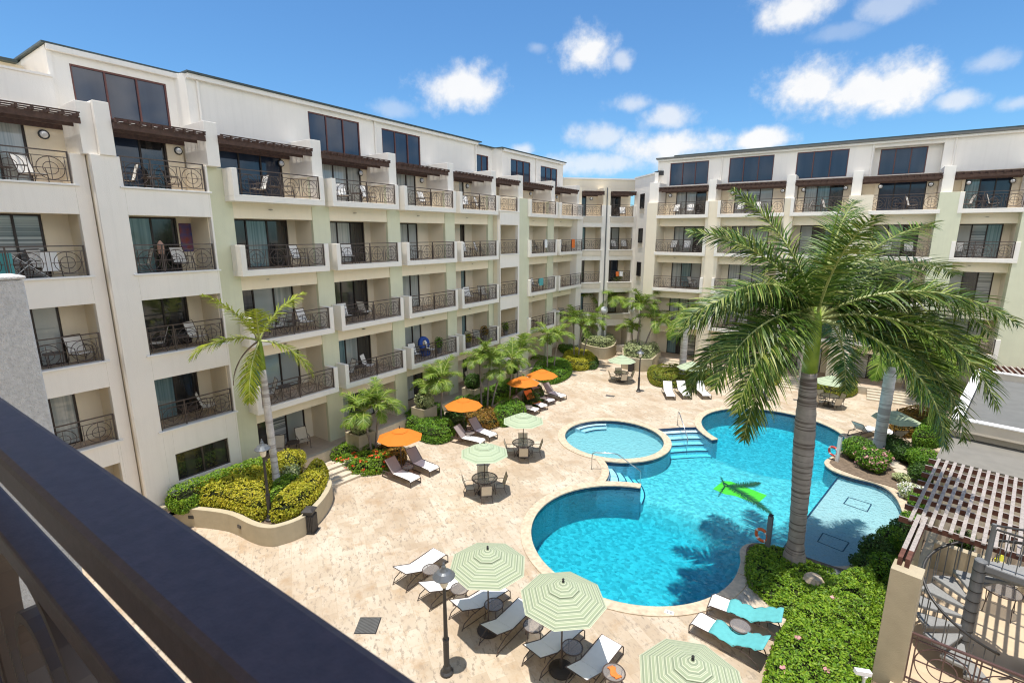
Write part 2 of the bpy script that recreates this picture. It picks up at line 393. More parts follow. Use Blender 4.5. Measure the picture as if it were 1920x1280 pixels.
def mat_pool():
    """blue-white mosaic of the pool floor: small tiles, each its own shade"""
    m = MATS["pool_plaster"]; nt = m.node_tree; b = nt.nodes["Principled BSDF"]; L = nt.links.new
    geo = nt.nodes.new("ShaderNodeNewGeometry")
    v = nt.nodes.new("ShaderNodeTexVoronoi"); v.inputs["Scale"].default_value = 8
    L(geo.outputs["Position"], v.inputs["Vector"])
    rp = nt.nodes.new("ShaderNodeValToRGB"); rp.color_ramp.elements[0].color = (.32, .44, .47, 1); rp.color_ramp.elements[1].color = (.70, .76, .76, 1)
    sp = nt.nodes.new("ShaderNodeSeparateColor"); L(v.outputs["Color"], sp.inputs[0]); L(sp.outputs[0], rp.inputs[0])
    L(rp.outputs[0], b.inputs["Base Color"])
mat_pool()

# ------------------------------------------------------------------ mesh helpers
class MB:
    def __init__(s): s.v = []; s.f = []; s.m = []; s.uv = None; s.cur = 0
    def grid(s, nx, ny, fn):
        i0 = len(s.v)
        s.v += [tuple(fn(i, j)) for j in range(ny + 1) for i in range(nx + 1)]
        for j in range(ny):
            for i in range(nx):
                a = i0 + j * (nx + 1) + i; s.f.append((a, a + 1, a + nx + 2, a + nx + 1)); s.m.append(s.cur)
        return s
    def quad(s, *p):
        i = len(s.v); s.v += [tuple(q) for q in p]; s.f.append(tuple(range(i, i + len(p)))); s.m.append(s.cur); return s
    def box(s, x0, x1, y0, y1, z0, z1):
        i = len(s.v)
        s.v += [(x0, y0, z0), (x1, y0, z0), (x1, y1, z0), (x0, y1, z0), (x0, y0, z1), (x1, y0, z1), (x1, y1, z1), (x0, y1, z1)]
        for q in ((3, 2, 1, 0), (4, 5, 6, 7), (0, 1, 5, 4), (1, 2, 6, 5), (2, 3, 7, 6), (3, 0, 4, 7)):
            s.f.append(tuple(i + k for k in q)); s.m.append(s.cur)
        return s
    def bar(s, p0, p1, w, h=None, up=(0, 0, 1)):
        """rectangular bar between two points"""
        h = h or w
        p0, p1 = Vector(p0), Vector(p1); d = (p1 - p0).normalized(); u = Vector(up)
        if abs(d.dot(u)) > .95: u = Vector((1, 0, 0))
        a = d.cross(u).normalized() * w / 2; b = a.cross(d).normalized() * h / 2
        i = len(s.v)
        for p in (p0, p1): s.v += [tuple(p - a - b), tuple(p + a - b), tuple(p + a + b), tuple(p - a + b)]
        for q in ((0, 1, 2, 3), (7, 6, 5, 4), (0, 4, 5, 1), (1, 5, 6, 2), (2, 6, 7, 3), (3, 7, 4, 0)):
            s.f.append(tuple(i + k for k in q)); s.m.append(s.cur)
        return s
    def tube(s, pts, r, n=6, closed=False, cap=True):
        pts = [Vector(p) for p in pts]; N = len(pts)
        rr = r if isinstance(r, (list, tuple)) else [r] * N
        i0 = len(s.v); prev = None
        for k, p in enumerate(pts):
            if closed: d = pts[(k + 1) % N] - pts[k - 1]
            else: d = pts[min(k + 1, N - 1)] - pts[max(k - 1, 0)]
            d.normalize()
            if prev is None:
                a = d.cross(Vector((0, 0, 1)))
                if a.length < .05: a = d.cross(Vector((1, 0, 0)))
            else: a = prev - d * prev.dot(d)
            a.normalize(); prev = a; b = d.cross(a)
            for j in range(n):
                t = 2 * PI * j / n
                s.v.append(tuple(p + (a * math.cos(t) + b * math.sin(t)) * rr[k]))
        for k in range(N if closed else N - 1):
            for j in range(n):
                A = i0 + k * n; B = i0 + ((k + 1) % N) * n
                s.f.append((A + j, A + (j + 1) % n, B + (j + 1) % n, B + j)); s.m.append(s.cur)
        if cap and not closed:
            s.f.append(tuple(i0 + j for j in range(n))[::-1]); s.m.append(s.cur)
            s.f.append(tuple(i0 + (N - 1) * n + j for j in range(n))); s.m.append(s.cur)
        return s
    def lathe(s, prof, n=16, c=(0, 0, 0)):
        i0 = len(s.v)
        for (r, z) in prof:
            for j in range(n):
                t = 2 * PI * j / n; s.v.append((c[0] + r * math.cos(t), c[1] + r * math.sin(t), c[2] + z))
        for k in range(len(prof) - 1):
            for j in range(n):
                A = i0 + k * n; B = A + n
                s.f.append((A + j, A + (j + 1) % n, B + (j + 1) % n, B + j)); s.m.append(s.cur)
        s.f.append(tuple(i0 + j for j in range(n))[::-1]); s.m.append(s.cur)
        s.f.append(tuple(i0 + (len(prof) - 1) * n + j for j in range(n))); s.m.append(s.cur)
        return s
    def prism(s, poly, z0, z1, bottom=True):
        n = len(poly); i = len(s.v)
        A = sum(poly[k][0] * poly[(k + 1) % n][1] - poly[(k + 1) % n][0] * poly[k][1] for k in range(n))
        if A < 0: poly = poly[::-1]
        s.v += [(p[0], p[1], z0) for p in poly] + [(p[0], p[1], z1) for p in poly]
        s.f.append(tuple(range(i + n, i + 2 * n))); s.m.append(s.cur)
        if bottom: s.f.append(tuple(range(i + n - 1, i - 1, -1))); s.m.append(s.cur)
        for k in range(n):
            s.f.append((i + k, i + (k + 1) % n, i + n + (k + 1) % n, i + n + k)); s.m.append(s.cur)
        return s
    def strip(s, A, B, z0, z1, closed=False):
        """solid wall between two polylines A (inside) and B (outside), from z0 to z1"""
        n = len(A); i = len(s.v)
        for k in range(n):
            a, b = A[k], B[k]
            za = z1[k] if isinstance(z1, (list, tuple)) else z1
            s.v += [(a[0], a[1], z0), (b[0], b[1], z0), (b[0], b[1], za), (a[0], a[1], za)]
        for k in range(n if closed else n - 1):
            P = i + 4 * k; Q = i + 4 * ((k + 1) % n)
            for j in range(4):
                s.f.append((P + j, P + (j + 1) % 4, Q + (j + 1) % 4, Q + j)); s.m.append(s.cur)
        if not closed:
            s.f.append((i, i + 1, i + 2, i + 3)); s.m.append(s.cur)
            e = i + 4 * (n - 1); s.f.append((e + 3, e + 2, e + 1, e)); s.m.append(s.cur)
        return s
    def mesh(s, name, mats):
        me = bpy.data.meshes.new(name)
        me.from_pydata(s.v, [], s.f)
        if isinstance(mats, str): mats = [mats]
        for m in mats: me.materials.append(MATS[m])
        if len(mats) > 1: me.polygons.foreach_set("material_index", s.m)
        me.validate(); me.update()
        bm = bmesh.new(); bm.from_mesh(me); bmesh.ops.recalc_face_normals(bm, faces=bm.faces); bm.to_mesh(me); bm.free()
        return me
    def build(s, name, mats, parent=None, smooth=False, bevel=0):
        me = s.mesh(name, mats)
        if smooth: me.polygons.foreach_set("use_smooth", [True] * len(me.polygons))
        o = link(name, me, parent)
        if bevel:
            b = o.modifiers.new("bevel", "BEVEL"); b.width = bevel; b.segments = 2; b.limit_method = "ANGLE"
        return o

def link(name, data, parent=None):
    o = bpy.data.objects.new(name, data); COL.objects.link(o)
    if parent is not None: o.parent = parent
    return o
def tag(o, label=None, cat=None, group=None, kind=None):
    if label: o["label"] = label
    if cat: o["category"] = cat
    if group: o["group"] = group
    if kind: o["kind"] = kind
    return o
def empty(name, loc, rz=0, label=None, cat=None, group=None, kind=None):
    o = bpy.data.objects.new(name, None); COL.objects.link(o)
    o.location = loc; o.rotation_euler = (0, 0, rz); o.empty_display_size = .3
    return tag(o, label, cat, group, kind)
KIDS = {}
def copy_tree(o, parent=None):
    c = o.copy(); COL.objects.link(c)
    if parent is not None: c.parent = parent
    for ch in [x for x in bpy.data.objects if x.parent == o]: copy_tree(ch, c)
    return c
def place(proto, loc, rz, label, group=None, scale=None):
    """a copy of a finished thing (its parts come along) somewhere else"""
    if not proto.get("used"):
        c = proto; proto["used"] = 1
    else:
        c = copy_tree(proto)
    c.location = loc; c.rotation_euler = (0, 0, rz); c["label"] = label
    if group: c["group"] = group
    if scale: c.scale = (scale,) * 3
    return c
def structure(o): o["kind"] = "structure"; return o
def arc(c, r, a0, a1, n=24):
    return [(c[0] + r * math.cos(R(a0 + (a1 - a0) * k / n)), c[1] + r * math.sin(R(a0 + (a1 - a0) * k / n))) for k in range(n + 1)]
def ring_pts(c, r, n, ax, ay):
    return [Vector(c) + Vector(ax) * (r * math.cos(2 * PI * k / n)) + Vector(ay) * (r * math.sin(2 * PI * k / n)) for k in range(n)]
def offset(pl, d, closed=False):
    n = len(pl); out = []
    for k in range(n):
        a = Vector(pl[k - 1] if (k or closed) else pl[k]).to_2d(); b = Vector(pl[(k + 1) % n] if (k < n - 1 or closed) else pl[k]).to_2d()
        t = (b - a).normalized(); p = Vector(pl[k]).to_2d() + Vector((t.y, -t.x)) * d
        out.append((p.x, p.y))
    return out
def smooth_poly(pl, n=4, closed=False):
    """Catmull-Rom through 2-D points"""
    P = [Vector(p).to_2d() for p in pl]; N = len(P); out = []
    for k in range(N if closed else N - 1):
        p0 = P[k - 1] if (k or closed) else P[k] * 2 - P[k + 1]
        p1, p2 = P[k], P[(k + 1) % N]
        p3 = P[(k + 2) % N] if (closed or k + 2 < N) else p2 * 2 - p1
        for j in range(n):
            t = j / n
            q = .5 * ((2 * p1) + (p2 - p0) * t + (2 * p0 - 5 * p1 + 4 * p2 - p3) * t * t + (3 * p1 - p0 - 3 * p2 + p3) * t ** 3)
            out.append((q.x, q.y))
    if not closed: out.append(tuple(P[-1]))
    return out

# ------------------------------------------------------------------ ground, plaza and pool
C1, C2, CK = (-5.77, 16.2), (-3.0, 30.29), (-9.91, 24.27)
RP, RO, RK, RKO = 3.71, 4.07, 2.66, 3.0
def hits(p, cs): return any(math.hypot(p[0] - c[0], p[1] - c[1]) < r for c, r in cs)
shore = [(-2.06, 16.1), (-2.09, 16.8), (-2.22, 17.4), (-2.17, 17.8), (-1.97, 18.1), (-1.74, 18.26), (-1.4, 18.33), (-.9, 18.30), (-.4, 18.22), (0, 18.18), (.38, 18.22), (.78, 18.44), (1.2, 18.95),
         (1.72, 19.9), (2.2, 21.1), (2.49, 22.4), (2.62, 23.3), (2.60, 24.2), (2.46, 25.1), (2.16, 25.8), (1.70, 26.12), (1.01, 26.18), (.40, 26.32), (.03, 26.6), (-.18, 27.0), (-.2, 27.45), (-.02, 28.0), (.25, 28.7), (.52, 29.4)]
lower_arc = arc(C1, RP, 105, 358, 60)
shore_s = smooth_poly(shore, 4)
upper_arc = arc(C2, RP, -2, 234, 56)
main = lower_arc + shore_s + upper_arc
main += arc(C2, RO, 234, 207, 6)
main += smooth_poly([(-6.62, 28.45), (-7.4, 27.85), (-8.36, 26.9)], 4)
main += arc(CK, RKO, 58, -83, 34)
lower_step_edge = smooth_poly([(-9.54, 21.29), (-9.05, 20.75), (-8.68, 20.05), (-8.52, 19.2)], 5)
main += lower_step_edge[1:]
main += arc(C1, RO, 131, 105, 8)
clean = [main[0]]
for p in main[1:]:
    if math.hypot(p[0] - clean[-1][0], p[1] - clean[-1][1]) > .03: clean.append(p)
main = clean
kid = arc(CK, RK, 0, 360, 64)[:-1]
def sheet(name, outer, holes, z, m):
    bm = bmesh.new(); edges = []
    for lp in [outer] + holes:
        vs = [bm.verts.new((p[0], p[1], z)) for p in lp]
        edges += [bm.edges.new((vs[k], vs[(k + 1) % len(vs)])) for k in range(len(vs))]
    bmesh.ops.triangle_fill(bm, use_beauty=True, edges=edges)
    bmesh.ops.recalc_face_normals(bm, faces=bm.faces)
    for f in bm.faces:
        if f.normal.z < 0: f.normal_flip()
    me = bpy.data.meshes.new(name); bm.to_mesh(me); bm.free(); me.materials.append(MATS[m])
    return link(name, me)
structure(sheet("plaza", [(-24, -6), (12, -6), (12, 52), (-24, 52)], [main, kid], 0, "travertine"))
gm = MB(); gm.quad((-900, -900, -2.6), (900, -900, -2.6), (900, 900, -2.6), (-900, 900, -2.6))
structure(gm.build("ground", "earth"))
# walls of the basin, with a dark tile band at the water line
wall = MB()
for lp in (main, kid):
    n = len(lp); zb = -1.9 if lp is main else -.6
    for k in range(n):
        a, b = lp[k], lp[(k + 1) % n]
        wall.cur = 0; wall.quad((*a, -.2), (*b, -.2), (*b, zb), (*a, zb))
        wall.cur = 1; wall.quad((*a, .008), (*b, .008), (*b, -.2), (*a, -.2))
structure(wall.build("pool_wall", ["pool_wall_tile", "pool_tile_blue"]))
# floor: two deep round ends, a shallower middle
X0, X1, Y0, Y1, st = -10.4, 3.2, 12, 35, .12
nx, ny = int((X1 - X0) / st) + 1, int((Y1 - Y0) / st) + 1
fl = MB()
def depth(x, y):
    d1 = math.hypot(x - C1[0], y - C1[1]); d2 = math.hypot(x - C2[0], y - C2[1])
    z = -.92
    t = max(0, min(1, (4.45 - d1) / .9)); z = min(z, -.92 - .78 * t)
    t = max(0, min(1, (4.2 - d2) / 1.2)); z = min(z, -.92 - .5 * t)
    return z
for j in range(ny):
    for i in range(nx):
        x, y = X0 + i * st, Y0 + j * st; fl.v.append((x, y, depth(x, y)))
for j in range(ny - 1):
    for i in range(nx - 1):
        a = j * nx + i; fl.f.append((a, a + 1, a + nx + 1, a + nx)); fl.m.append(0)
structure(fl.build("pool_floor", "pool_plaster", smooth=True))
kf = MB(); kf.prism(arc(CK, RK + .1, 0, 360, 48)[:-1], -.7, -.42); structure(kf.build("kiddie_pool_floor", "pool_plaster_pale"))
# sunning shelf with two inlaid rectangles
sh = MB()
s0, s1 = Vector((.36, 26.6)), Vector((-1.24, 18.1))
sh.prism([tuple(s1), (1.2, 17.6), (3.4, 20), (3.4, 26.6), tuple(s0)], -1.9, -.30)
sh.cur = 1
d = (s1 - s0).normalized(); nrm = Vector((-d.y, d.x))
sh.quad(*[(p.x, p.y, -.294) for p in (s0, s1, s1 + nrm * .07, s0 + nrm * .07)])
for quad_px in (((1591, 933), (1634, 946), (1626, 960), (1582, 945)), ((1543, 1000), (1592, 1018), (1580, 1035), (1533, 1016))):
    q = [g(*p, -.3) for p in quad_px]
    for k in range(4):
        a, b = q[k], q[(k + 1) % 4]; a = Vector((a.x, a.y, -.292)); b = Vector((b.x, b.y, -.292))
        sh.bar(a, b, .04, .006)
structure(sh.build("pool_shelf", ["pool_plaster_pale", "pool_tile_blue"]))
# steps into the pool
def clip_curve(pl, cs):
    return [p for p in pl if not hits(p, cs)]
def steps(edge, direction, n, tread, cs, name, z0=-.18, rise=.18):
    s = MB(); dv = Vector(direction).normalized()
    ext = [tuple(Vector(edge[0]) * 1 + (Vector(edge[0]) - Vector(edge[1])) * k) for k in range(10, 0, -1)] + list(edge) + \
          [tuple(Vector(edge[-1]) + (Vector(edge[-1]) - Vector(edge[-2])) * k) for k in range(1, 11)]
    for k in range(n):
        off0, off1 = dv * (tread * k), dv * (tread * (k + 1))
        # walk both bounding curves, keep what lies outside the round walls
        fine = []
        for i in range(len(ext) - 1):
            for t in range(6): fine.append(Vector(ext[i]).lerp(Vector(ext[i + 1]), t / 6))
        ok = [not hits(p + off0, cs) and not hits(p + off1, cs) for p in fine]
        mid = (Vector(edge[0]) + Vector(edge[-1])) / 2
        c0 = min((i for i in range(len(fine)) if ok[i]), key=lambda i: (fine[i] - mid).length)
        lo = hi = c0
        while lo > 0 and ok[lo - 1]: lo -= 1
        while hi < len(fine) - 1 and ok[hi + 1]: hi += 1
        best = fine[lo:hi + 1]
        if len(best) < 3: continue
        z = z0 - rise * k
        s.cur = 0
        s.prism([tuple(p + off0) for p in best] + [tuple(p + off1) for p in reversed(best)], -1.8, z)
        s.cur = 1
        A = [tuple(p + off1 - dv * .055) for p in best]; B = [tuple(p + off1 + dv * .004) for p in best]
        s.strip(A, B, z - .05, z + .004)
    return structure(s.build(name, ["step_tile", "pool_tile_blue"]))
steps(lower_step_edge, (1.0, .42), 5, .40, [(CK, RKO - .12), (C1, RO - .12)], "pool_steps")
steps([(-6.55, 28.52), (-7.0, 28.2), (-7.4, 27.87), (-7.9, 27.4), (-8.4, 26.85)], (.62, -1.0), 5, .42, [(CK, RKO - .12), (C2, RO - .12)], "pool_steps")
# coping
cp = MB()
cp.strip(arc(C1, RP - .03, 105, 358, 60), arc(C1, RO + .0, 105, 358, 60), -.02, .035)
cp.strip(offset(shore_s, -.03), offset(shore_s, .34), -.02, .036)
cp.strip(arc(C2, RP - .03, -2, 234, 56), arc(C2, RO, -2, 234, 56), -.02, .035)
cp.strip(arc(CK, RK - .03, 0, 360, 64)[:-1], arc(CK, RKO + .03, 0, 360, 64)[:-1], -.02, .037, closed=True)
e1 = offset(lower_step_edge, .02); e2 = offset(lower_step_edge, -.32)
cp.strip(e1, e2, -.02, .033)
structure(cp.build("pool_coping", "coping_stone"))
def water(name, lp, z, zb):
    w = MB(); bm_o = sheet(name, lp, [], z, "water"); me = bm_o.data
    bm = bmesh.new(); bm.from_mesh(me)
    r = bmesh.ops.extrude_face_region(bm, geom=list(bm.faces))
    for v in [x for x in r["geom"] if isinstance(x, bmesh.types.BMVert)]: v.co.z = zb
    bmesh.ops.recalc_face_normals(bm, faces=bm.faces); bm.to_mesh(me); bm.free()
    return structure(bm_o)
water("pool_water", main, -.10, -2.2)
water("kiddie_pool_water", kid, -.09, -1.0)
# kiddie pool bench
kb = MB()
for r0, z in ((.30, -.20), (.62, -.31)):
    kb.cur = 0; kb.strip(arc(CK, RK + .02, 122, 172 - r0 * 10, 16), arc(CK, RK - r0, 124, 170 - r0 * 10, 16), -.6, z)
    kb.cur = 1; kb.strip(arc(CK, RK - r0 + .05, 124, 170 - r0 * 10, 16), arc(CK, RK - r0 - .006, 124, 170 - r0 * 10, 16), z - .04, z + .004)
structure(kb.build("pool_bench", ["step_tile", "pool_tile_blue"]))

# ------------------------------------------------------------------ buildings
FL = [.53 + 2.95 * k for k in range(5)]          # floor levels
PAR = 13.40                                      # top of the parapets of the upper balconies
ORD = ["ground", "first", "second", "third", "top"]
def wall_open(mb, u0, u1, z0, z1, d0, d1, ops):
    """wall slab between depths d0 and d1 with rectangular openings (u0,u1,z0,z1)"""
    x = u0
    for (a, b, c, e) in sorted(ops):
        if a > x: mb.box(x, a, -d1, -d0, z0, z1)
        if c > z0: mb.box(a, b, -d1, -d0, z0, c)
        if e < z1: mb.box(a, b, -d1, -d0, e, z1)
        x = b
    if x < u1: mb.box(x, u1, -d1, -d0, z0, z1)
RAILS = {}
def railing_mesh(L, paint="rail_paint"):
    key = (round(L, 2), paint)
    if key in RAILS: return RAILS[key]
    m = MB(); h = 1.0
    m.box(0, L, -.028, .028, h - .035, h)
    m.box(0, L, -.012, .012, h - .20, h - .18)
    m.box(0, L, -.012, .012, .08, .10)
    n = max(1, round(L / .92)); pw = L / n
    for k in range(n + 1):
        x = min(max(k * pw, .02), L - .02)
        if k in (0, n) or (n > 2 and k == n // 2): m.box(x - .02, x + .02, -.02, .02, 0, h)
        for s in ((-.06, .06) if 0 < k < n else ((.09,) if k == 0 else (-.09,))):
            m.box(x + s - .009, x + s + .009, -.009, .009, .09, h - .19)
    r = min((h - .30) / 2, pw / 2 - .08)
    for k in range(n):
        c = ((k + .5) * pw, 0, .09 + (h - .28) / 2)
        m.tube(ring_pts(c, r, 16, (1, 0, 0), (0, 0, 1)), .011, 4, closed=True)
        m.tube(ring_pts(c, r * .55, 12, (1, 0, 0), (0, 0, 1)), .010, 4, closed=True)
        m.box(c[0] - .008, c[0] + .008, -.008, .008, .09, h - .19)
        m.box(c[0] - pw / 2 + .07, c[0] + pw / 2 - .07, -.008, .008, c[2] - .008, c[2] + .008)
    RAILS[key] = m.mesh("railing", paint)
    return RAILS[key]
def add_railing(parent, u0, u1, d, z):
    o = link("railing", railing_mesh(u1 - u0), parent); o.location = (u0, -d, z); return o
PANES = ["glass_curtain", "glass_dark", "glass_teal", "glass_blind", "glass_shade"]
def door(root, u0, u1, z0, z1, d=-.10, n=3, panes=None, name="sliding_door", frame="door_frame", fw=.06):
    f = MB()
    f.box(u0, u1, -d - .05, -d + .05, z1 - fw, z1); f.box(u0, u1, -d - .05, -d + .05, z0, z0 + fw * .7)
    pw = (u1 - u0) / n
    for k in range(n + 1):
        x = min(max(u0 + k * pw, u0 + fw / 2), u1 - fw / 2); f.box(x - fw / 2, x + fw / 2, -d - .052, -d + .052, z0 + .002, z1 - .002)
    o = f.build(name, frame, root)
    p = MB(); used = []
    panes = panes or [rnd.choice(PANES) for _ in range(n)]
    for k in range(n):
        if panes[k % len(panes)] not in used: used.append(panes[k % len(panes)])
        p.cur = used.index(panes[k % len(panes)])
        y = -d + (.012 if k % 2 else -.008)
        p.box(u0 + k * pw, u0 + (k + 1) * pw, y, y + .01, z0 + .03, z1 - .03)
    p.build("pane", used, o)
    return o
def fan(root, u, d, z, ang):
    f = MB(); f.lathe([(.02, .0), (.02, -.14), (.09, -.15), (.10, -.22), (.04, -.25)], 10, (u, -d, z))
    for k in range(4):
        a = ang + k * PI / 2; c, s = math.cos(a), math.sin(a)
        f.bar((u + .08 * c, -d + .08 * s, z - .19), (u + .66 * c, -d + .66 * s, z - .19), .13, .012)
    f.build("ceiling_fan", "fan_black", root)
def wall_lamp(root, u, d, z):
    m = MB(); m.tube([(u, -d, z), (u, -d - .05, z)], .15, 14)
    m.cur = 1; m.tube([(u, -d - .04, z), (u, -d - .09, z), (u, -d - .12, z)], [.115, .10, .05], 14)
    m.build("wall_lamp", ["lamp_black", "sky_light_box"], root)
def pergola(root, u0, u1):
    m = MB()
    m.box(u0, u1, -1.83, -1.75, 14.26, 14.44); m.box(u0, u1, -1.14, -1.06, 14.26, 14.44)
    m.box(u0, u1, -.10, -.02, 14.26, 14.44)
    n = int((u1 - u0) / .34)
    for k in range(n + 1):
        x = u0 + .08 + k * (u1 - u0 - .16) / n; m.box(x - .025, x + .025, -1.98, -.01, 14.441, 14.55)
    for k in range(6):
        y = -1.92 + k * .33; m.box(u0 + .02, u1 - .02, y - .03, y + .03, 14.551, 14.585)
    m.build("pergola", "wood_dark", root)
LABELED = []
def back_wall(w, u0, u1, k, doors):
    z0 = FL[k]; z1 = FL[k + 1] - .25 if k < 4 else 14.78
    wall_open(w, u0, u1, z0, z1, -.2, 0, [(a, b, z0, z0 + 2.12) for a, b in doors])
def slabs(w, u0, u1, d1=1.40, ks=(1, 2, 3, 4)):
    for k in ks: w.box(u0, u1, -d1, .2, FL[k] - .25, FL[k])
def bay_proj(root, w, a, b, o0, o1, doors, levels=(1, 2, 3, 4), left=True, right=True, front=2.15, pane=None, lamp=True, fans=(2, 3, 4), ground=True):
    """one bay of projecting balconies: a..b the balcony, o0..o1 the opening between the piers"""
    sp = .22
    for k in range(0 if ground else 1, 5):
        back_wall(w, o0, o1, k, doors)
        for (p, q) in doors:
            door(root, p, q, FL[k], FL[k] + 2.12, n=3 if q - p > 2 else (2 if q - p > 1 else 1), panes=pane(k) if pane else None)
        if k < 4:  # beam over the opening
            w.box(o0, o1, -1.385, -1.16, FL[k + 1] - .25 - .58, FL[k + 1] - .25)
            if k + 1 in fans: fan(root, (o0 + o1) / 2 - .3, .85, FL[k + 1] - .25, k * .7 + a)
    for k in levels:
        bl = MB(); z = FL[k]
        bl.box(a, b, -front, -1.405, z - .20, z + .0)
        bl.box(a + (sp if left else 0), b - (sp if right else 0), -front, -front + .14, z, z + .055)
        if left: bl.box(a, a + sp, -front, -1.43, z, z + 1.05)
        if right: bl.box(b - sp, b, -front, -1.43, z, z + 1.05)
        o = bl.build("balcony", "stucco_white", root, bevel=.012)
        tl = MB(); tl.box(a + sp, b - sp, -front + .145, -.01, z + .002, z + .012); tl.build("balcony_floor", "tile_floor", root)
        add_railing(o, a + (sp if left else .05), b - (sp if right else .05), front - .07, z + .05)
    if lamp and b - o0 > 2: wall_lamp(root, o1 - .45, 0, 14.05)
def pier(root, w, u0, u1, fin=None, m="stucco_green", front=1.42, top=PAR, z0=0):
    w.box(u0, u1, -1.25, -.0, z0, top)
    p = MB(); p.box(u0, u1, -front, -1.25, z0, top); p.build("pier", m, root, bevel=.01)
    if fin:
        f = MB(); f.box(fin[0], fin[1], -1.75, -.002, top, 15.0); f.build("fin_wall", "stucco_white", root, bevel=.012)
def flush_bay(root, w, u0, u1, o0, o1, d, levels, doors, m="stucco_white", pane=None, top=PAR, ground_ops=(), fans=(), base=0):
    """bay whose outer wall is flush: deep openings with a sill and a railing in each"""
    fw = MB()
    ops = [(o0, o1, FL[k] + .06, FL[k] + 2.12) for k in levels if k < 4]
    zs = [base] + [FL[k] + .06 for k in levels if k < 4]
    # stacked: piers left and right, spandrels between
    fw.box(u0, o0, -d, -d + .25, base, top); fw.box(o1, u1, -d, -d + .25, base, top)
    lv = [k for k in levels]
    for k in range(1, 5):
        lo = (FL[k - 1] + 2.12) if (k - 1) in lv else (base if k == 1 else FL[k - 1] + .06)
        hi = FL[k] + .06
        if k - 1 == 0 and ground_ops: wall_open(fw, o0, o1, base, hi, d - .25, d, ground_ops)
        else: fw.box(o0, o1, -d, -d + .25, lo, hi)
    fw.build("bay_wall", m, root, bevel=.01)
    for k in range(0, 5):
        if k == 0 and 0 not in lv: continue
        back_wall(w, u0 + .05, u1 - .05, k, doors)
        for (p, q) in doors: door(root, p, q, FL[k], FL[k] + 2.12, n=3 if q - p > 2 else (2 if q - p > 1 else 1), panes=pane(k) if pane else None)
        if k and k in lv:
            s = MB(); s.box(o0 - .12, o1 + .12, -d - .07, -d + .245, FL[k] + .061, FL[k] + .12)
            o = s.build("sill", "trim_white", root, bevel=.008)
            add_railing(o, o0 + .02, o1 - .02, d - .09, FL[k] + .12)
            tl = MB(); tl.box(u0 + .25, u1 - .25, -d + .26, -.01, FL[k] + .002, FL[k] + .012); tl.build("balcony_floor", "tile_floor", root)
        if k + 1 in fans: fan(root, (o0 + o1) / 2 - .4, .8, FL[k + 1] - .25, .5 + k)
    slabs(w, u0 + .02, u1 - .02, d - .255)
    w.box(u0 + .01, o0 - .02 if o0 - u0 > .3 else u0 + .1, -d + .25, 0, 0, PAR - .01)
    w.box(o1 + .02 if u1 - o1 > .3 else u1 - .1, u1 - .01, -d + .25, 0, 0, PAR - .01)
def loft(root, w, u0, u1, d, wins, z0=14.78, top=17.0, n=3, lower=None):
    lw_ = MB(); wall_open(lw_, u0, u1, z0, top, d - .22, d, [(a, b, c, e) for a, b, c, e in wins]); lw_.build("loft_wall", "stucco_white", root)
    for (a, b, c, e) in wins: door(root, a, b, c, e, d=d - .08, n=n if b - a > 2 else 2, panes=["glass_loft"], name="loft_window", frame="window_frame", fw=.055)
def downpipe(root, u, d, z0, z1, m="stucco_white"):
    p = MB(); p.tube([(u, -d - .05, z0), (u, -d - .05, z1)], .05, 8); p.build("downpipe", m, root)

# ---- left wing
LW = empty("apartment_building", (-22.55, 0, 0), R(90), "long cream apartment wing with pale green piers along the left of the courtyard", "building")
w = MB()
def pn(seq): return lambda k: seq[k % len(seq)]
P3 = ["glass_curtain", "glass_dark", "glass_teal", "glass_blind", "glass_shade"]
bays = [(10.62, 14.72), (15.15, 19.25), (19.66, 23.85), (24.25, 28.2)]
# near flush bays
flush_bay(LW, w, -9, 6.38, 2.1, 5.98, 1.25, (1, 2, 3, 4), [(3.2, 5.3)], pane=pn([["glass_curtain", "glass_shade"], ["glass_curtain", "glass_shade"], ["glass_shade", "glass_shade"], ["glass_blind", "glass_blind"], ["glass_curtain", "glass_teal"]]),
          ground_ops=((4.55, 5.9, 0, 2.75),))
w.box(-9, 2.0, -1.0, 0, 0, PAR - .02)
flush_bay(LW, w, 6.40, 9.97, 7.2, 9.90, 1.65, (1, 2, 3, 4), [(7.6, 9.35)], pane=pn([["glass_dark"], ["glass_teal", "glass_dark"], ["glass_dark", "glass_dark"], ["glass_teal", "glass_dark"], ["glass_loft", "glass_dark"]]),
          ground_ops=((7.52, 9.5, 1.42, 2.55),), fans=(4, 3))
door(LW, 7.52, 9.5, 1.42, 2.55, d=1.52, n=2, panes=["glass_dark"], name="window", frame="bronze")
pl_ = MB(); pl_.box(6.26, 6.66, -1.55, -.002, PAR, 15.0); pl_.box(6.661, 7.1, -1.72, -.002, PAR, 15.06); pl_.build("fin_wall", "stucco_white", LW, bevel=.012)
pier(LW, w, 9.98, 10.90, (9.98, 10.45))
wall_lamp(LW, 9.75, 0, 14.05); wall_lamp(LW, 5.75, 0, 14.05)
pergola(LW, 1.5, 6.25); pergola(LW, 7.11, 9.97)
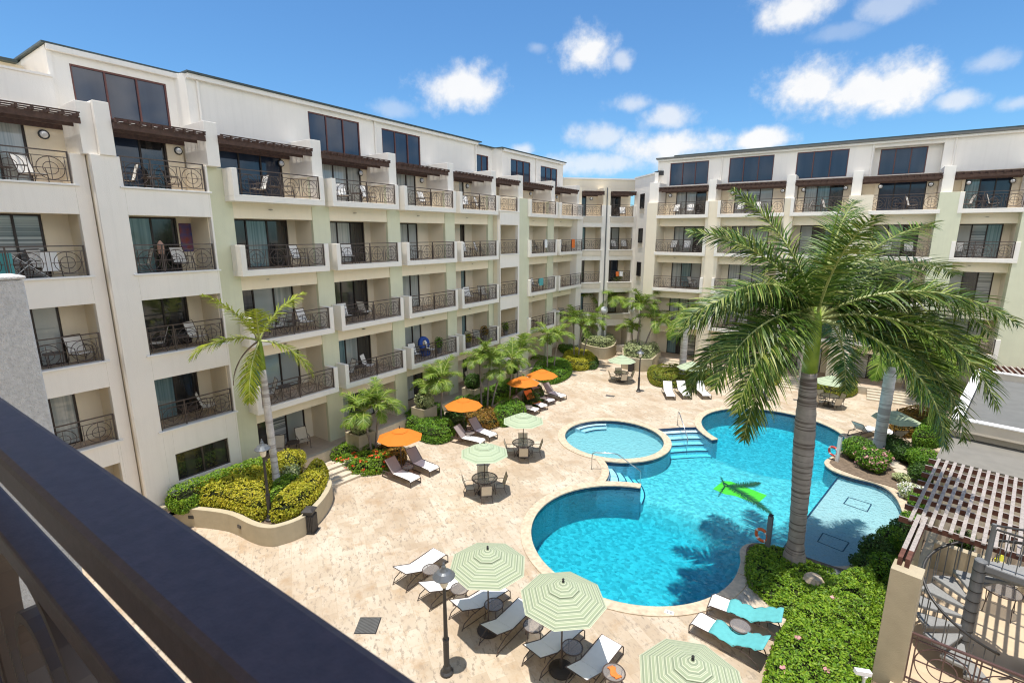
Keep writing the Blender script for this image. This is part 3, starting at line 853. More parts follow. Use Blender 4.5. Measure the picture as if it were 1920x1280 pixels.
sched = {0: [["glass_dark", "glass_blind", "glass_shade"], ["glass_teal", "glass_shade", "glass_shade"], ["glass_dark", "glass_shade", "glass_curtain"], ["glass_dark", "glass_teal", "glass_dark"], ["glass_loft", "glass_loft", "glass_loft"]],
         1: [["glass_curtain", "glass_dark", "glass_curtain"], ["glass_teal", "glass_curtain", "glass_dark"], ["glass_dark", "glass_dark", "glass_dark"], ["glass_curtain", "glass_curtain", "glass_dark"], ["glass_curtain", "glass_curtain", "glass_curtain"]],
         2: [["glass_dark", "glass_curtain", "glass_dark"], ["glass_teal", "glass_shade", "glass_shade"], ["glass_teal", "glass_curtain", "glass_curtain"], ["glass_curtain", "glass_curtain", "glass_shade"], ["glass_dark", "glass_curtain", "glass_curtain"]],
         3: [["glass_dark"], ["glass_teal", "glass_dark"], ["glass_teal", "glass_dark"], ["glass_dark"], ["glass_curtain", "glass_curtain"]]}
doors_of = [[(11.15, 14.1)], [(16.05, 18.62)], [(20.5, 22.7)], [(24.55, 25.9), (26.7, 27.2)]]
for i, (a, b) in enumerate(bays):
    nxt = bays[i + 1][0] if i < 3 else 28.35
    bay_proj(LW, w, a, b, a + .28, b - .22, doors_of[i], pane=pn(sched[i]))
    pier(LW, w, b - .22, nxt + .28 if i < 3 else 28.55, (b - .26, b + .27))
    pergola(LW, (10.45 if i == 0 else bays[i - 1][1] + .27), b - .26)
slabs(w, 10.0, 28.5)
flush_bay(LW, w, 28.56, 30.98, 28.62, 30.80, 2.0, (1, 2, 3, 4), [], pane=None)
pier(LW, w, 30.99, 32.45, (31.2, 31.8), front=1.9)
pergola(LW, 28.47, 31.2)
bay_proj(LW, w, 32.2, 36.3, 32.45, 36.0, [(32.6, 33.3)], pane=pn([["glass_dark"], ["glass_dark"]]))
pier(LW, w, 36.0, 37.0, (35.9, 36.5)); pergola(LW, 31.8, 35.9)
bay_proj(LW, w, 36.75, 40.9, 37.0, 40.3, [(38.2, 38.8)], right=False, pane=pn([["glass_dark"], ["glass_dark"]]))
pier(LW, w, 40.3, 41.3, (40.35, 40.8), m="stucco_white", front=1.9); pergola(LW, 36.5, 40.35)
slabs(w, 32.4, 41.2)
# loft storey and roof
loft(LW, w, 6.40, 10.12, -.45, [(6.88, 9.82, 14.95, 16.55)])
loft(LW, w, 10.35, 28.6, .02, [(15.66, 18.68, 14.85, 16.6), (20.2, 23.16, 14.85, 16.57)])
loft(LW, w, 28.6, 31.6, -.6, [(29.3, 30.75, 14.85, 16.4)])
loft(LW, w, 31.62, 40.9, .02, [(32.75, 35.5, 14.85, 16.43), (37.1, 39.85, 14.85, 16.38)])
for fn_ in (lambda q: q.prism([(10.12, .45), (10.36, -.02), (10.36, .3), (10.12, .6)], 14.78, 17.0), lambda q: q.prism([(31.2, .6), (31.62, -.02), (31.62, .7), (31.2, .75)], 14.78, 17.0),
            lambda q: q.box(28.35, 28.62, -.018, .7, 14.79, 16.99), lambda q: q.box(6.30, 6.42, .40, 3.2, 14.79, 16.98)):
    jm = MB(); fn_(jm); jm.build("loft_return_wall", "stucco_white", LW)
bw = MB(); bw.box(-9, 6.30, .20, .44, 14.60, 15.93); bw.box(-9, 6.30, .15, .49, 15.931, 16.0); bw.build("roof_parapet", "stucco_white", LW)
w.box(-9, 6.3, 3.0, 3.3, 14.6, 16.75)
w.box(-9, 6.28, .205, 10, 0, 14.55); w.box(6.31, 41, .95, 10, 0, 16.96); w.box(6.4, 41, .21, .7, 0, 14.77)
w.build("wall", "stucco", LW)
rf = MB(); rf.box(6.2, 10.3, -.12 + .45, 10.2, 17.0, 17.06); rf.box(10.31, 28.9, -.28, 10.2, 17.0, 17.065); rf.box(28.91, 31.3, .35, 10.2, 17.0, 17.05); rf.box(31.31, 41.1, -.26, 10.2, 17.0, 17.06)
rf.box(-9, 6.1, 2.7, 10.2, 16.75, 16.85)
rf.build("roof", "roof_dark", LW)
fc = MB(); fc.box(6.3, 10.2, .30, .44, 16.82, 16.99); fc.box(10.36, 28.6, -.2, -.021, 16.82, 16.99); fc.box(31.62, 41, -.2, -.021, 16.82, 16.99); fc.build("fascia", "stucco_white", LW)
downpipe(LW, 10.75, .02, 14.6, 16.8); downpipe(LW, 19.7, .02, 14.6, 16.8); downpipe(LW, 28.45, .02, 14.6, 16.8); downpipe(LW, 36.3, .02, 14.6, 16.8)
sp = MB(); sp.tube([(6.29, 1.6, 16.2), (6.1, 1.6, 16.28)], .06, 8); sp.tube([(6.3, 1.6, 16.2), (6.3, 1.6, 16.0)], .03, 6); sp.build("floodlight", "lamp_hood", LW)
pt = MB(); pt.box(10.0, 41.2, -2.22, -.01, .0, .53); pt.build("patio", "step_stone", LW)
pf = MB(); pf.box(10.05, 41.1, -2.0, -.02, .531, .54); pf.build("patio_floor", "tile_floor", LW)

# ---- right wing
RW = empty("apartment_building", (0, 43.85, 0), 0, "cream apartment wing facing the camera across the pool at the back right", "building")
w = MB()
rb = [(-14.2, -10.13, False, True), (-9.45, -4.85, True, False), (-4.5, -.87, True, False), (.12, 3.8, False, False), (4.62, 7.75, True, True)]
rdoors = [[(-13.3, -10.85)], [(-8.7, -6.0)], [(-3.9, -1.5)], [(.55, 3.1)], [(5.0, 7.2)]]
rp = [["glass_curtain", "glass_curtain", "glass_dark"], ["glass_blind", "glass_blind", "glass_shade"], ["glass_curtain", "glass_teal", "glass_dark"], ["glass_loft", "glass_loft", "glass_loft"], ["glass_teal", "glass_loft", "glass_loft"]]
piers = [(-15.0, -14.12), (-10.35, -9.2), (-5.0, -4.3), (-1.05, .3), (3.65, 4.85), (7.55, 9.6)]
for i, (a, b, l, r_) in enumerate(rb):
    seq = [[rnd.choice(PANES) for _ in range(3)] for _ in range(4)] + [rp[i]]
    lv = (1, 2, 3, 4) if i < 4 else (1, 3, 4)
    bay_proj(RW, w, a, b, piers[i][1], piers[i + 1][0], rdoors[i], levels=lv, left=l, right=r_, pane=pn(seq), lamp=False)
    wall_lamp(RW, piers[i][1] + .32, 0, 14.05)
    if i: wall_lamp(RW, piers[i + 1][0] - .35, 0, 14.05)
for i, (a, b) in enumerate(piers):
    gm_ = "stucco_green" if i in (4, 5) else "stucco"
    pier(RW, w, a, b, (a + .05, a + .62) if i else (a, a + .8), m=gm_, front=2.12 if i in (0, 3, 4, 5) else 1.9)
    if i: pergola(RW, (piers[i - 1][0] + (.62 if i > 1 else .8)), a + .05)
slabs(w, -15, 9.6)
loft(RW, w, -15.0, -.0, .02, [(-13.95, -10.85, 14.85, 16.65), (-9.3, -6.15, 14.85, 16.7), (-4.65, -1.45, 14.85, 16.7)])
loft(RW, w, 0, 3.65, -.5, [(.35, 2.9, 14.85, 16.55)])
loft(RW, w, 3.65, 16, .02, [])
for bx_ in ((-.12, -.0, -.018, .5, 14.79, 16.6), (3.651, 3.8, .021, .5, 14.79, 16.6), (-.0, 3.65, -.02, .49, 16.62, 17.0)):
    jm = MB(); jm.box(*bx_); jm.build("loft_return_wall", "stucco_white", RW)
w.box(-15, 16, .9, 10, 0, 16.97); w.box(9.6, 16, -2.0, .55, 0, PAR); w.box(-15, 16, .21, .55, 0, 14.7)
w.build("wall", "stucco", RW)
rf = MB(); rf.box(-15.1, 16, -.36, 10, 17.0, 17.12); rf.build("roof", "roof_flat", RW)
rg = MB(); rg.box(-13.6, 16, -.30, 9, 17.121, 17.22); rg.build("roof_edge", "roof_dark", RW)
fc = MB(); fc.box(-15, 16, -.24, -.021, 16.85, 16.99); fc.build("fascia", "stucco_white", RW)
downpipe(RW, -9.85, .02, 14.6, 16.85); downpipe(RW, -.08, .02, 14.6, 16.85); downpipe(RW, 4.2, .02, 14.6, 16.85)
pt = MB(); pt.box(-15, 9.6, -2.6, -.01, .0, .53); pt.build("patio", "step_stone", RW)
pf = MB(); pf.box(-14.9, 9.5, -2.35, -.02, .531, .54); pf.build("patio_floor", "tile_floor", RW)

# ---- chamfered corner between the wings
CW = empty("apartment_building", (-22.03, 42.43, 0), R(45), "narrow cream corner block joining the two wings at the back", "building")
w = MB()
flush_bay(CW, w, -.2, 2.45, .12, 2.0, 1.6, (1, 2, 3, 4), [(.1, 1.05)], m="stucco_white", pane=pn([["glass_dark"], ["glass_teal", "glass_dark"]]), ground_ops=((.12, 2.0, .53, 2.6),))
flush_bay(CW, w, 2.46, 5.4, 2.85, 5.0, 1.6, (1, 2, 3, 4), [(2.9, 4.4)], m="stucco_white", pane=pn([["glass_dark"], ["glass_curtain", "glass_shade"], ["glass_dark", "glass_loft"], ["glass_curtain", "glass_shade"]]), ground_ops=((2.85, 5.0, .53, 2.45),))
w.box(-.3, 5.4, .2, 8, 0, 15.6)
wall_open(w, -1.2, 6.8, 14.78, 15.75, -.2, 0, [])
fn = MB(); fn.box(2.1, 2.78, -1.55, -.002, PAR, 14.9); fn.box(-.25, .1, -1.55, -.002, PAR, 14.9); fn.build("fin_wall", "stucco", CW)
pergola(CW, .1, 2.1); pergola(CW, 2.78, 5.1)
wall_lamp(CW, 1.5, 0, 14.05)
for k in (1, 2, 3, 4):
    for a, b in ((.1, 2.02), (2.82, 5.02)):
        bk = MB(); bk.box(a, b, -1.66, -1.601, FL[k] - .42, FL[k] + .05); bk.build("spandrel", "stucco_apron", CW)
cpz = MB(); cpz.box(-1.2, 6.8, -.08, .3, 15.751, 15.87); cpz.build("coping", "trim_white", CW)
downpipe(CW, 2.42, 1.6, 0, 14.9, "lamp_hood")
w.build("wall", "stucco", CW)
RETW = empty("stair_tower", (-17.35, 45.2, 0), R(-45), "cream stair wall with one small dark window per storey beside the corner block", "building")
w = MB()
wall_open(w, -.3, 3.6, 0, 15.75, -.3, 0, [])
w.build("wall", "stucco_white", RETW)
for k in range(1, 5):
    door(RETW, 1.05, 1.85, FL[k] + .75, FL[k] + 2.0, d=.02, n=1, panes=["glass_dark"], name="window", frame="door_frame")
    s = MB(); s.box(1.0, 1.9, -.04, -.002, FL[k] + .35, FL[k] + .72); s.build("window_apron", "stucco_apron", RETW)
cz = MB(); cz.box(-.3, 3.6, -.08, .3, 15.751, 15.872); cz.build("coping", "trim_white", RETW)
rt = MB(); rt.box(2.2, 3.0, .6, 1.4, 15.75, 16.1); rt.build("roof_vent", "lamp_black", RETW)

# ---- the camera's own wing: balcony floor, slab above, wall behind
OW = empty("apartment_building", (0, -1.9, 0), 0, "cream apartment wing with the balcony the picture is taken from", "building")
o = MB(); o.box(-26, 12, -9, 0, 0, 17.0); o.build("wall", "stucco", OW)
o = MB(); o.box(-2.6, 3.2, .01, 2.03, H - 1.55, H - 1.33); o.build("balcony_floor", "tile_floor", OW)
o = MB(); o.box(-26, 12, .01, 2.15, H + 1.35, H + 1.6); o.build("balcony_ceiling", "stucco_white", OW)
# foreground railing
yr = 1.9
fr = MB()
zt = H - .300
fr.box(-3.2, 3.0, .130 + yr, .204 + yr, zt - .054, zt)
hr = fr.build("handrail", "rail_fore", OW, bevel=.009)
fr = MB()
z2 = H - .517
fr.box(-3.2, 3.0, .143 + yr, .1925 + yr, z2 - .045, z2)
fr.box(-3.2, 3.0, .148 + yr, .188 + yr, H - 1.22, H - 1.18)
fr.build("mid_rail", "rail_fore", OW, bevel=.005)
for x in (-3.2, -1.62, -.02, 1.5, 3.0):
    fr = MB(); fr.box(x - .025, x + .025, .145 + yr, .19 + yr, H - 1.33, zt - .06); fr.build("post", "rail_paint", OW, bevel=.004)
fr = MB()
for k in range(7):
    cx = -2.8 + k * .8 + .02
    for r0, n in ((.30, 32), (.16, 24)):
        A = ring_pts((cx, .168 + yr, H - .85), r0, n, (1, 0, 0), (0, 0, 1)); B = ring_pts((cx, .168 + yr, H - .85), r0 - .022, n, (1, 0, 0), (0, 0, 1))
        i = len(fr.v)
        for a, b in zip(A, B):
            for p in (a, b): fr.v += [(p.x, p.y - .018, p.z), (p.x, p.y + .018, p.z)]
        for q in range(n):
            P = i + 4 * q; Q = i + 4 * ((q + 1) % n)
            for s0, s1_ in ((0, 1), (1, 3), (3, 2), (2, 0)): fr.f.append((P + s0, P + s1_, Q + s1_, Q + s0)); fr.m.append(0)
fr.build("ring_ornament", "rail_paint", OW)
# end wall of the neighbouring balcony
pw_ = empty("balcony_wall", (-7.3, 0, 0), 0, "grey rough stucco end wall of the next balcony at the left edge", "wall")
YE = 1.43
o = MB(); o.box(-.25, .25, -1.88, YE, 0, 10.40); o.build("wall_panel", "stucco_grey", pw_, bevel=.02)
o = MB(); o.box(-.27, .27, -1.88, YE + .02, 10.401, 10.44); o.build("wall_cap", "stucco_grey", pw_, bevel=.02)

# ------------------------------------------------------------------ vegetation helpers
def leaf_mesh(name, pts, nrm, size, mats, seed=0, core=None, extra=None, aspect=.55, mb=None):
    """many small leaf faces at pts, roughly facing along nrm; one mesh"""
    rg = np.random.default_rng(seed)
    n = len(pts); P = np.asarray(pts, float); N = np.asarray(nrm, float)
    N = N + rg.normal(0, .55, (n, 3)); N /= np.linalg.norm(N, axis=1)[:, None] + 1e-9
    T = rg.normal(0, 1, (n, 3)); T -= N * (T * N).sum(1)[:, None]; T /= np.linalg.norm(T, axis=1)[:, None] + 1e-9
    B = np.cross(N, T)
    s = size * rg.choice([.6, .8, 1.0, 1.25, 1.7], n)[:, None] * rg.uniform(.85, 1.15, n)[:, None]
    V = np.stack([P - T * s * .5, P + B * s * aspect * .5 + N * s * .08, P + T * s * .5 - N * s * .06, P - B * s * aspect * .5 + N * s * .08], 1).reshape(-1, 3)
    mb = mb or MB()
    i0 = len(mb.v)
    mb.v += [tuple(v) for v in V]
    mb.f += [(i0 + 4 * k, i0 + 4 * k + 1, i0 + 4 * k + 2, i0 + 4 * k + 3) for k in range(n)]
    mb.m += [mb.cur] * n
    return mb
def poly_area(pl): return abs(sum(pl[k - 1][0] * pl[k][1] - pl[k][0] * pl[k - 1][1] for k in range(len(pl)))) / 2
def inside(p, pl):
    c = False
    for k in range(len(pl)):
        a, b = pl[k - 1], pl[k]
        if (a[1] > p[1]) != (b[1] > p[1]) and p[0] < (b[0] - a[0]) * (p[1] - a[1]) / (b[1] - a[1]) + a[0]: c = not c
    return c
def edge_dist(p, pl):
    m = 9e9
    for k in range(len(pl)):
        a, b = Vector(pl[k - 1]), Vector(pl[k]); d = b - a
        t = max(0, min(1, (Vector(p) - a).dot(d) / max(d.length_squared, 1e-9)))
        m = min(m, (Vector(p) - a - d * t).length)
    return m
from mathutils import noise as mnoise
def hedge(name, poly, z0, h, mats, label, cat="hedge", group=None, leaf=.068, dens=760, round_=.25, bump=.12, seed=1, flowers=None, parent=None, fl_n=60, bscale=2.2):
    """planting with an outline on the ground: rounded top, bumpy surface, thousands of leaves over a twiggy core"""
    rs = random.Random(seed)
    poly = [tuple(p)[:2] for p in poly]
    def top(x, y, e):
        t = min(1, e / round_) if round_ else 1
        prof = math.sqrt(max(0, 1 - (1 - t) ** 2))
        nz_ = mnoise.fractal(Vector((x * bscale + seed * 3.1, y * bscale, 0)), 1, 2, 3)
        return z0 + h * (.62 + .38 * prof) + nz_ * bump
    xs = [p[0] for p in poly]; ys = [p[1] for p in poly]
    A = poly_area(poly); n = int(A * dens)
    pts, nr = [], []
    tries = 0
    while len(pts) < n and tries < n * 12:
        tries += 1
        x, y = rs.uniform(min(xs), max(xs)), rs.uniform(min(ys), max(ys))
        if not inside((x, y), poly): continue
        if mnoise.noise(Vector((x * 3.6, y * 3.6, seed))) > .22 and rs.random() < .72: continue
        e = edge_dist((x, y), poly)
        pts.append((x, y, top(x, y, e) - abs(rs.gauss(0, .05)) + .03)); nr.append((0, 0, 1))
    per = 0
    for k in range(len(poly)):
        a, b = Vector(poly[k - 1]), Vector(poly[k]); d = (b - a); L = d.length; per += L
        if L < 1e-4: continue
        out = Vector((d.y, -d.x)).normalized()
        mid = (a + b) / 2 + out * .02
        if inside((mid.x, mid.y), poly): out = -out
        for q in range(int(L * h * dens * .85)):
            t = rs.random(); z = rs.random()
            bulge = .05 * math.sin(z * PI) + rs.gauss(0, .03)
            p = a + d * t + out * bulge
            zt = top(a.x + d.x * t, a.y + d.y * t, 0)
            pts.append((p.x, p.y, z0 + (zt - z0) * z)); nr.append((out.x, out.y, .35))
    mb = leaf_mesh(name, pts, nr, leaf, None, seed)
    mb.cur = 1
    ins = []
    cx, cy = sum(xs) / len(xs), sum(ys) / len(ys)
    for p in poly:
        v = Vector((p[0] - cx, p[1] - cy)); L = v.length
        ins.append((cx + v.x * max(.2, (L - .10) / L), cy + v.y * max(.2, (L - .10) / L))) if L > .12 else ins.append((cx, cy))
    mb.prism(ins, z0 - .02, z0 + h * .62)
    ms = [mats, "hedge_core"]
    o = None
    if flowers:
        t_ = empty(name, (0, 0, 0), 0)
        mb.build("foliage", ms, t_)
        idx = [rs.randrange(len(pts)) for _ in range(fl_n)]
        fp, fn = [], []
        for i in idx:
            for q in range(7):
                fp.append((pts[i][0] + rs.gauss(0, .04), pts[i][1] + rs.gauss(0, .04), pts[i][2] + .04 + rs.gauss(0, .02))); fn.append(nr[i])
        leaf_mesh("flower", fp, fn, .07, None, seed + 5, aspect=.9).build("flower_heads", flowers, t_)["kind"] = "stuff"
        o = t_
    else: o = mb.build(name, ms, parent)
    return tag(o, label, cat, group)
def bush(name, c, r, h, mats, label, cat="shrub", group=None, leaf=.068, dens=560, seed=1, flowers=None, fl_n=40, fl_dir=None, aspect=.55):
    """rounded shrub built of several overlapping leafy lumps"""
    rs = random.Random(seed); c = Vector(c)
    lumps = [(Vector((0, 0, h * .5)), r * .82, h * .5)]
    for k in range(6):
        a = rs.uniform(0, 2 * PI); q = rs.uniform(.35, .6) * r
        lumps.append((Vector((math.cos(a) * q, math.sin(a) * q, h * rs.uniform(.35, .66))), r * rs.uniform(.38, .55), h * rs.uniform(.25, .36)))
    pts, nr = [], []
    for (o, a, b) in lumps:
        n = int(4 * PI * a * (a + b) / 2 * dens * .75)
        for k in range(n):
            z = rs.uniform(-1, 1); t = rs.uniform(0, 2 * PI); q = math.sqrt(1 - z * z); d = Vector((q * math.cos(t), q * math.sin(t), z))
            f = rs.uniform(.86, 1.08)
            p = o + Vector((d.x * a * f, d.y * a * f, d.z * b * f))
            if p.z < .02: continue
            pts.append(tuple(c + p)); nr.append(tuple(d))
    mb = leaf_mesh(name, pts, nr, leaf, None, seed, aspect=aspect)
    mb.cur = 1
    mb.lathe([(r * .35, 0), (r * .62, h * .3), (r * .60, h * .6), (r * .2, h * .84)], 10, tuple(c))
    if flowers:
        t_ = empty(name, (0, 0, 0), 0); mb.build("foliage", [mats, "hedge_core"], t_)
        fp, fn = [], []
        for k in range(fl_n):
            i = rs.randrange(len(pts))
            if fl_dir is not None and Vector(nr[i]).dot(fl_dir) < .3: continue
            for q in range(9): fp.append((pts[i][0] + rs.gauss(0, .05), pts[i][1] + rs.gauss(0, .05), pts[i][2] + .03 + rs.gauss(0, .04))); fn.append(nr[i])
        leaf_mesh("fl", fp, fn, .065, None, seed + 3, aspect=.9).build("flower_heads", flowers, t_)["kind"] = "stuff"
        return tag(t_, label, cat, group)
    return tag(mb.build(name, [mats, "hedge_core"]), label, cat, group)
def frond_mb(base, az, e0, e1, L, nl, ll, lw, seed, tw=0, droop=.55, mb=None, mat_r=1, planes=2, bare=.14, taper=1.0, curve=1.0):
    """pinnate palm leaf: an arching midrib with narrow folded leaflets on both sides"""
    rs = random.Random(seed); mb = mb or MB()
    base = Vector(base); nseg = 18
    pts = [base.copy()]; dirs = []
    for k in range(nseg):
        t = (k + .5) / nseg
        e = e0 + (e1 - e0) * t ** curve
        a = az + tw * t
        d = Vector((math.cos(e) * math.cos(a), math.cos(e) * math.sin(a), math.sin(e)))
        pts.append(pts[-1] + d * (L / nseg)); dirs.append(d)
    mb.cur = mat_r
    r0 = .028 + .006 * L
    mb.tube(pts, [max(.004, r0 * (1 - k / nseg) ** .8) for k in range(nseg + 1)], 4)
    mb.cur = 0
    up = Vector((0, 0, 1))
    for k in range(nl):
        t = bare + (1 - bare) * (k + .5) / nl
        i = min(nseg - 1, int(t * nseg)); f = t * nseg - i
        p = pts[i].lerp(pts[i + 1], f); d = dirs[i]
        side = d.cross(up)
        if side.length < .1: side = Vector((-math.sin(az), math.cos(az), 0))
        side.normalize(); nrm = side.cross(d).normalized()
        env = math.sin(PI * min(1, (t - bare) / (1 - bare) * .86 + .12)) ** .6 * taper
        for s in (-1, 1):
            ln = ll * env * rs.uniform(.85, 1.1)
            lift = 0.02 if planes == 1 else (rs.choice((-.5, -.1, .3, .75)) if planes > 3 else rs.choice((-.15, .12, .40))) if planes > 2 else rs.uniform(.0, .25)
            fwd = .35 + .75 * t + rs.uniform(-.1, .1)
            dr = (side * s + d * fwd + nrm * lift).normalized()
            wv = d.cross(dr); wv = dr.cross(wv).normalized() if wv.length > .01 else d
            w0 = lw * rs.uniform(.8, 1.2)
            q = p.copy(); prevd = dr
            sg = 4; i0 = len(mb.v)
            for j in range(sg + 1):
                u = j / sg
                wd = w0 * (1 - u ** 2.2) * (.55 + .45 * min(1, u * 4)) + .003
                mb.v.append(tuple(q - wv * wd / 2)); mb.v.append(tuple(q + wv * wd / 2))
                prevd = (prevd + Vector((0, 0, -1)) * droop * .5 * (.4 + u) + Vector((rs.gauss(0, .03), rs.gauss(0, .03), 0))).normalized()
                q = q + prevd * (ln / sg)
            for j in range(sg):
                A = i0 + 2 * j; mb.f.append((A, A + 1, A + 3, A + 2)); mb.m.append(0)
    return mb
SMALL = []
def small_fronds():
    for k, (e0, e1, tw) in enumerate([(75, 5, .1), (60, -25, -.15), (45, -45, .15), (30, -60, -.1), (10, -70, .1), (80, 40, 0)]):
        m = frond_mb((0, 0, 0), 0, R(e0), R(e1), 1.5, 40, .52, .036, 50 + k, tw, .35, bare=.16, planes=3)
        SMALL.append(m.mesh("frond", ["frond_light", "rachis"]))
small_fronds()
def palm(loc, h, label, nf=11, fl=1.0, lean=(0, 0), r=.055, group="palms in the courtyard beds", seed=1, stem="palm_trunk", thick=None):
    rs = random.Random(seed)
    t = empty("palm_tree", loc, 0, label, "palm tree", group)
    pts = [Vector((lean[0] * (k / 8) ** 1.6, lean[1] * (k / 8) ** 1.6, h * k / 8)) for k in range(9)]
    b = MB(); b.tube(pts, [r * 1.5] + [r * 1.12] + [r] * 6 + [r * .9], 8); b.build("trunk", stem, t, smooth=True)
    top = pts[-1]
    cs = MB(); cs.tube([top - Vector((0, 0, .02)), top + Vector((0, 0, .2)), top + Vector((0, 0, .48))], [r * 1.1, r * 1.0, r * .45], 8); cs.build("crownshaft", "crownshaft", t, smooth=True)
    a0 = rs.uniform(0, 6)
    for k in range(nf):
        kind = [0, 1, 2, 1, 3, 2, 4, 1, 2, 3, 5][k % 11]
        o = link("frond", SMALL[kind], t); o.location = top + Vector((0, 0, .36)); o.rotation_euler = (0, 0, a0 + k * 2.399)
        o.scale = (fl * rs.uniform(.9, 1.1),) * 3
    return t

# ------------------------------------------------------------------ the royal palm by the pool
RPAL = empty("royal_palm", (-.62, 17.75, 0), 0, "tall royal palm with a ringed grey trunk and green shaft at the pool edge", "palm tree")
tp = []; tr_ = []
for k in range(41):
    t = k / 40; z = 6.75 * t
    tp.append(Vector((-.22 * t + .02 * math.sin(t * 5), -.35 * t, z - .05 * (k == 0))))
    tr_.append((.25 + .17 * max(0, 1 - z / .9) ** 1.5 + .06 * math.exp(-((z - 4.3) / 1.6) ** 2)) * (1.0 - .05 * (k % 2)) - .03 * max(0, t - .8) * 5)
tb = MB()
tb.tube(tp, tr_, 20)
tb.build("trunk", "palm_trunk_ringed", RPAL, smooth=True)
TOP = tp[-1]
cs = MB(); cs.tube([TOP - Vector((0, 0, .03)), TOP + Vector((0, -.02, .5)), TOP + Vector((0, -.04, 1.1)), TOP + Vector((0, -.06, 1.55)), TOP + Vector((0, -.07, 2.0))], [.225, .215, .20, .17, .09], 18); cs.build("crownshaft", "crownshaft", RPAL, smooth=True)
CB = TOP + Vector((0, -.06, 1.62))
fronds = [  # azimuth from the camera's right (90 = away), start and end elevation, length, leaflet length
    (0, 30, -50, 5.0, 1.05), (352, 8, -74, 5.3, 1.05), (340, -4, -84, 5.4, 1.05), (326, 22, -70, 5.2, 1.05), (14, 44, -32, 5.0, 1.05), (28, 20, -58, 4.8, 1.0),
    (18, 64, 4, 5.2, 1.0), (58, 60, -6, 4.8, 1.0), (82, 40, -36, 4.6, 1.0), (108, 34, -48, 4.5, 1.0), (140, 34, -52, 4.6, 1.0),
    (176, 34, -52, 4.6, 1.05), (186, 10, -72, 4.8, 1.05), (166, 64, 4, 4.8, 1.0), (208, 24, -68, 4.8, 1.05), (216, -2, -82, 4.9, 1.0), (158, 4, -76, 4.6, 1.0),
    (205, 50, -30, 4.5, 1.0), (332, 44, -40, 5.0, 1.05), (345, 26, -64, 5.3, 1.05), (318, -2, -84, 5.0, 1.0), (256, 72, 20, 4.2, .9), (120, 66, 4, 4.8, 1.0), (40, -2, -78, 4.9, 1.0), (8, 10, -78, 5.3, 1.05),
    (30, 52, -20, 5.2, 1.05), (8, 54, -24, 5.3, 1.05), (146, 76, 34, 4.8, .95), (192, 42, -42, 4.7, 1.05), (335, 4, -82, 5.5, 1.05), (214, 14, -72, 4.8, 1.0), (50, 74, 22, 5.0, .95), (350, 40, -48, 5.2, 1.05)]
for k, (a, e0, e1, L, ll) in enumerate(fronds):
    m = frond_mb(CB, R(a + 34.4), R(e0), R(e1), L, 140, ll, .042, 900 + k, rnd.uniform(-.12, .12), .34, planes=4, bare=.10)
    m.build("frond", ["frond_royal", "rachis"], RPAL)
spm = MB(); spm.tube([CB, CB + Vector((.04, 0, 1.5)), CB + Vector((.22, .0, 3.2))], [.05, .045, .012], 6); spm.build("spear_leaf", "frond_light", RPAL)

# ------------------------------------------------------------------ raised planter on the left, its hedges and the slim palm
front = [g(*p, .75) for p in ((250, 952), (322, 954), (370, 956), (426, 964), (467, 982), (492, 989), (520, 988), (570, 969.6), (605, 938), (621.7, 909), (618, 893))]
front = smooth_poly([(p.x, p.y) for p in front], 5)
pw2 = MB(); pw2.strip(front, offset(front, -.22), 0, .75)
PLT = empty("planter", (0, 0, 0), 0, "curved olive-tan planter wall around the hedges and the slim palm on the left", "planter")
pw2.build("planter_wall", "planter_plaster", PLT, bevel=.015)
so = MB(); so.prism([(-20.0, front[0][1])] + offset(front, -.1) + [(-20.3, front[-1][1] + .1), (-20.5, 11.0), (-20.8, 8)], .1, .62); so.build("soil", "soil", PLT)
for i in (8, 17):
    p = Vector(front[i]); q = Vector(front[i + 1]); d = (q - p).normalized(); nn = Vector((d.y, -d.x))
    lm = MB(); c_ = p + nn * .012; lm.bar((c_.x, c_.y, .42), (c_.x + d.x * .2, c_.y + d.y * .2, .42), .03, .12); lm.build("step_light", "lamp_black", PLT)
def zpoly(pix, z): return [(g(x, y, z).x, g(x, y, z).y) for x, y in pix]
hedge("hedge", [(-20.55, 6.9), (-19.75, 7.0), (-19.5, 10.3), (-20.35, 10.6)], .62, .95, "leaf_bright", "clipped bright green box hedge under the ground floor window on the left", seed=3, leaf=.066, dens=1000, round_=.18, bump=.07)
hedge("hedge", smooth_poly(zpoly([(366, 950), (420, 956), (464, 970), (488, 978), (499, 968), (500, 942), (512, 918), (485, 898), (440, 908), (392, 928)], .62), 3, True), .62, .80, "leaf_yellow", "broad yellow-green hedge mound behind the lamp in the curved planter", seed=4, leaf=.066, dens=1000, round_=.4, bump=.12)
hedge("hedge", smooth_poly(zpoly([(514, 982), (560, 966), (594, 938), (612, 906), (608, 886), (590, 884), (574, 906), (548, 932), (518, 958)], .62), 3, True), .62, .72, "leaf_yellow", "curved golden hedge strip along the front rim of the planter", seed=5, leaf=.066, dens=1000, round_=.3, bump=.10)
hedge("hedge", smooth_poly(zpoly([(508, 948), (535, 938), (562, 914), (548, 902), (520, 914)], .62), 3, True), .62, .55, "leaf_bright", "low green planting right in front of the slim palm's foot", seed=9, leaf=.066, dens=1000, round_=.3, bump=.10)
bush("shrub", (-19.35, 11.1, .6), .85, 1.15, "leaf_yellow", "rounded yellow-green shrub behind the slim palm trunk", seed=6)
bush("shrub", (-18.75, 10.75, .6), .5, .8, "leaf_pale", "small pale flecked shrub beside the foot of the slim palm", seed=7)
bush("shrub", (-19.7, 9.95, .6), .6, .9, "leaf_yellow", "low olive shrub between the slim palm and the hedge at the window", seed=8)
gl_ = empty("garden_light", tuple(g(362, 948, .62)), 0, "small white garden spotlight at the end of the clipped hedge", "light")
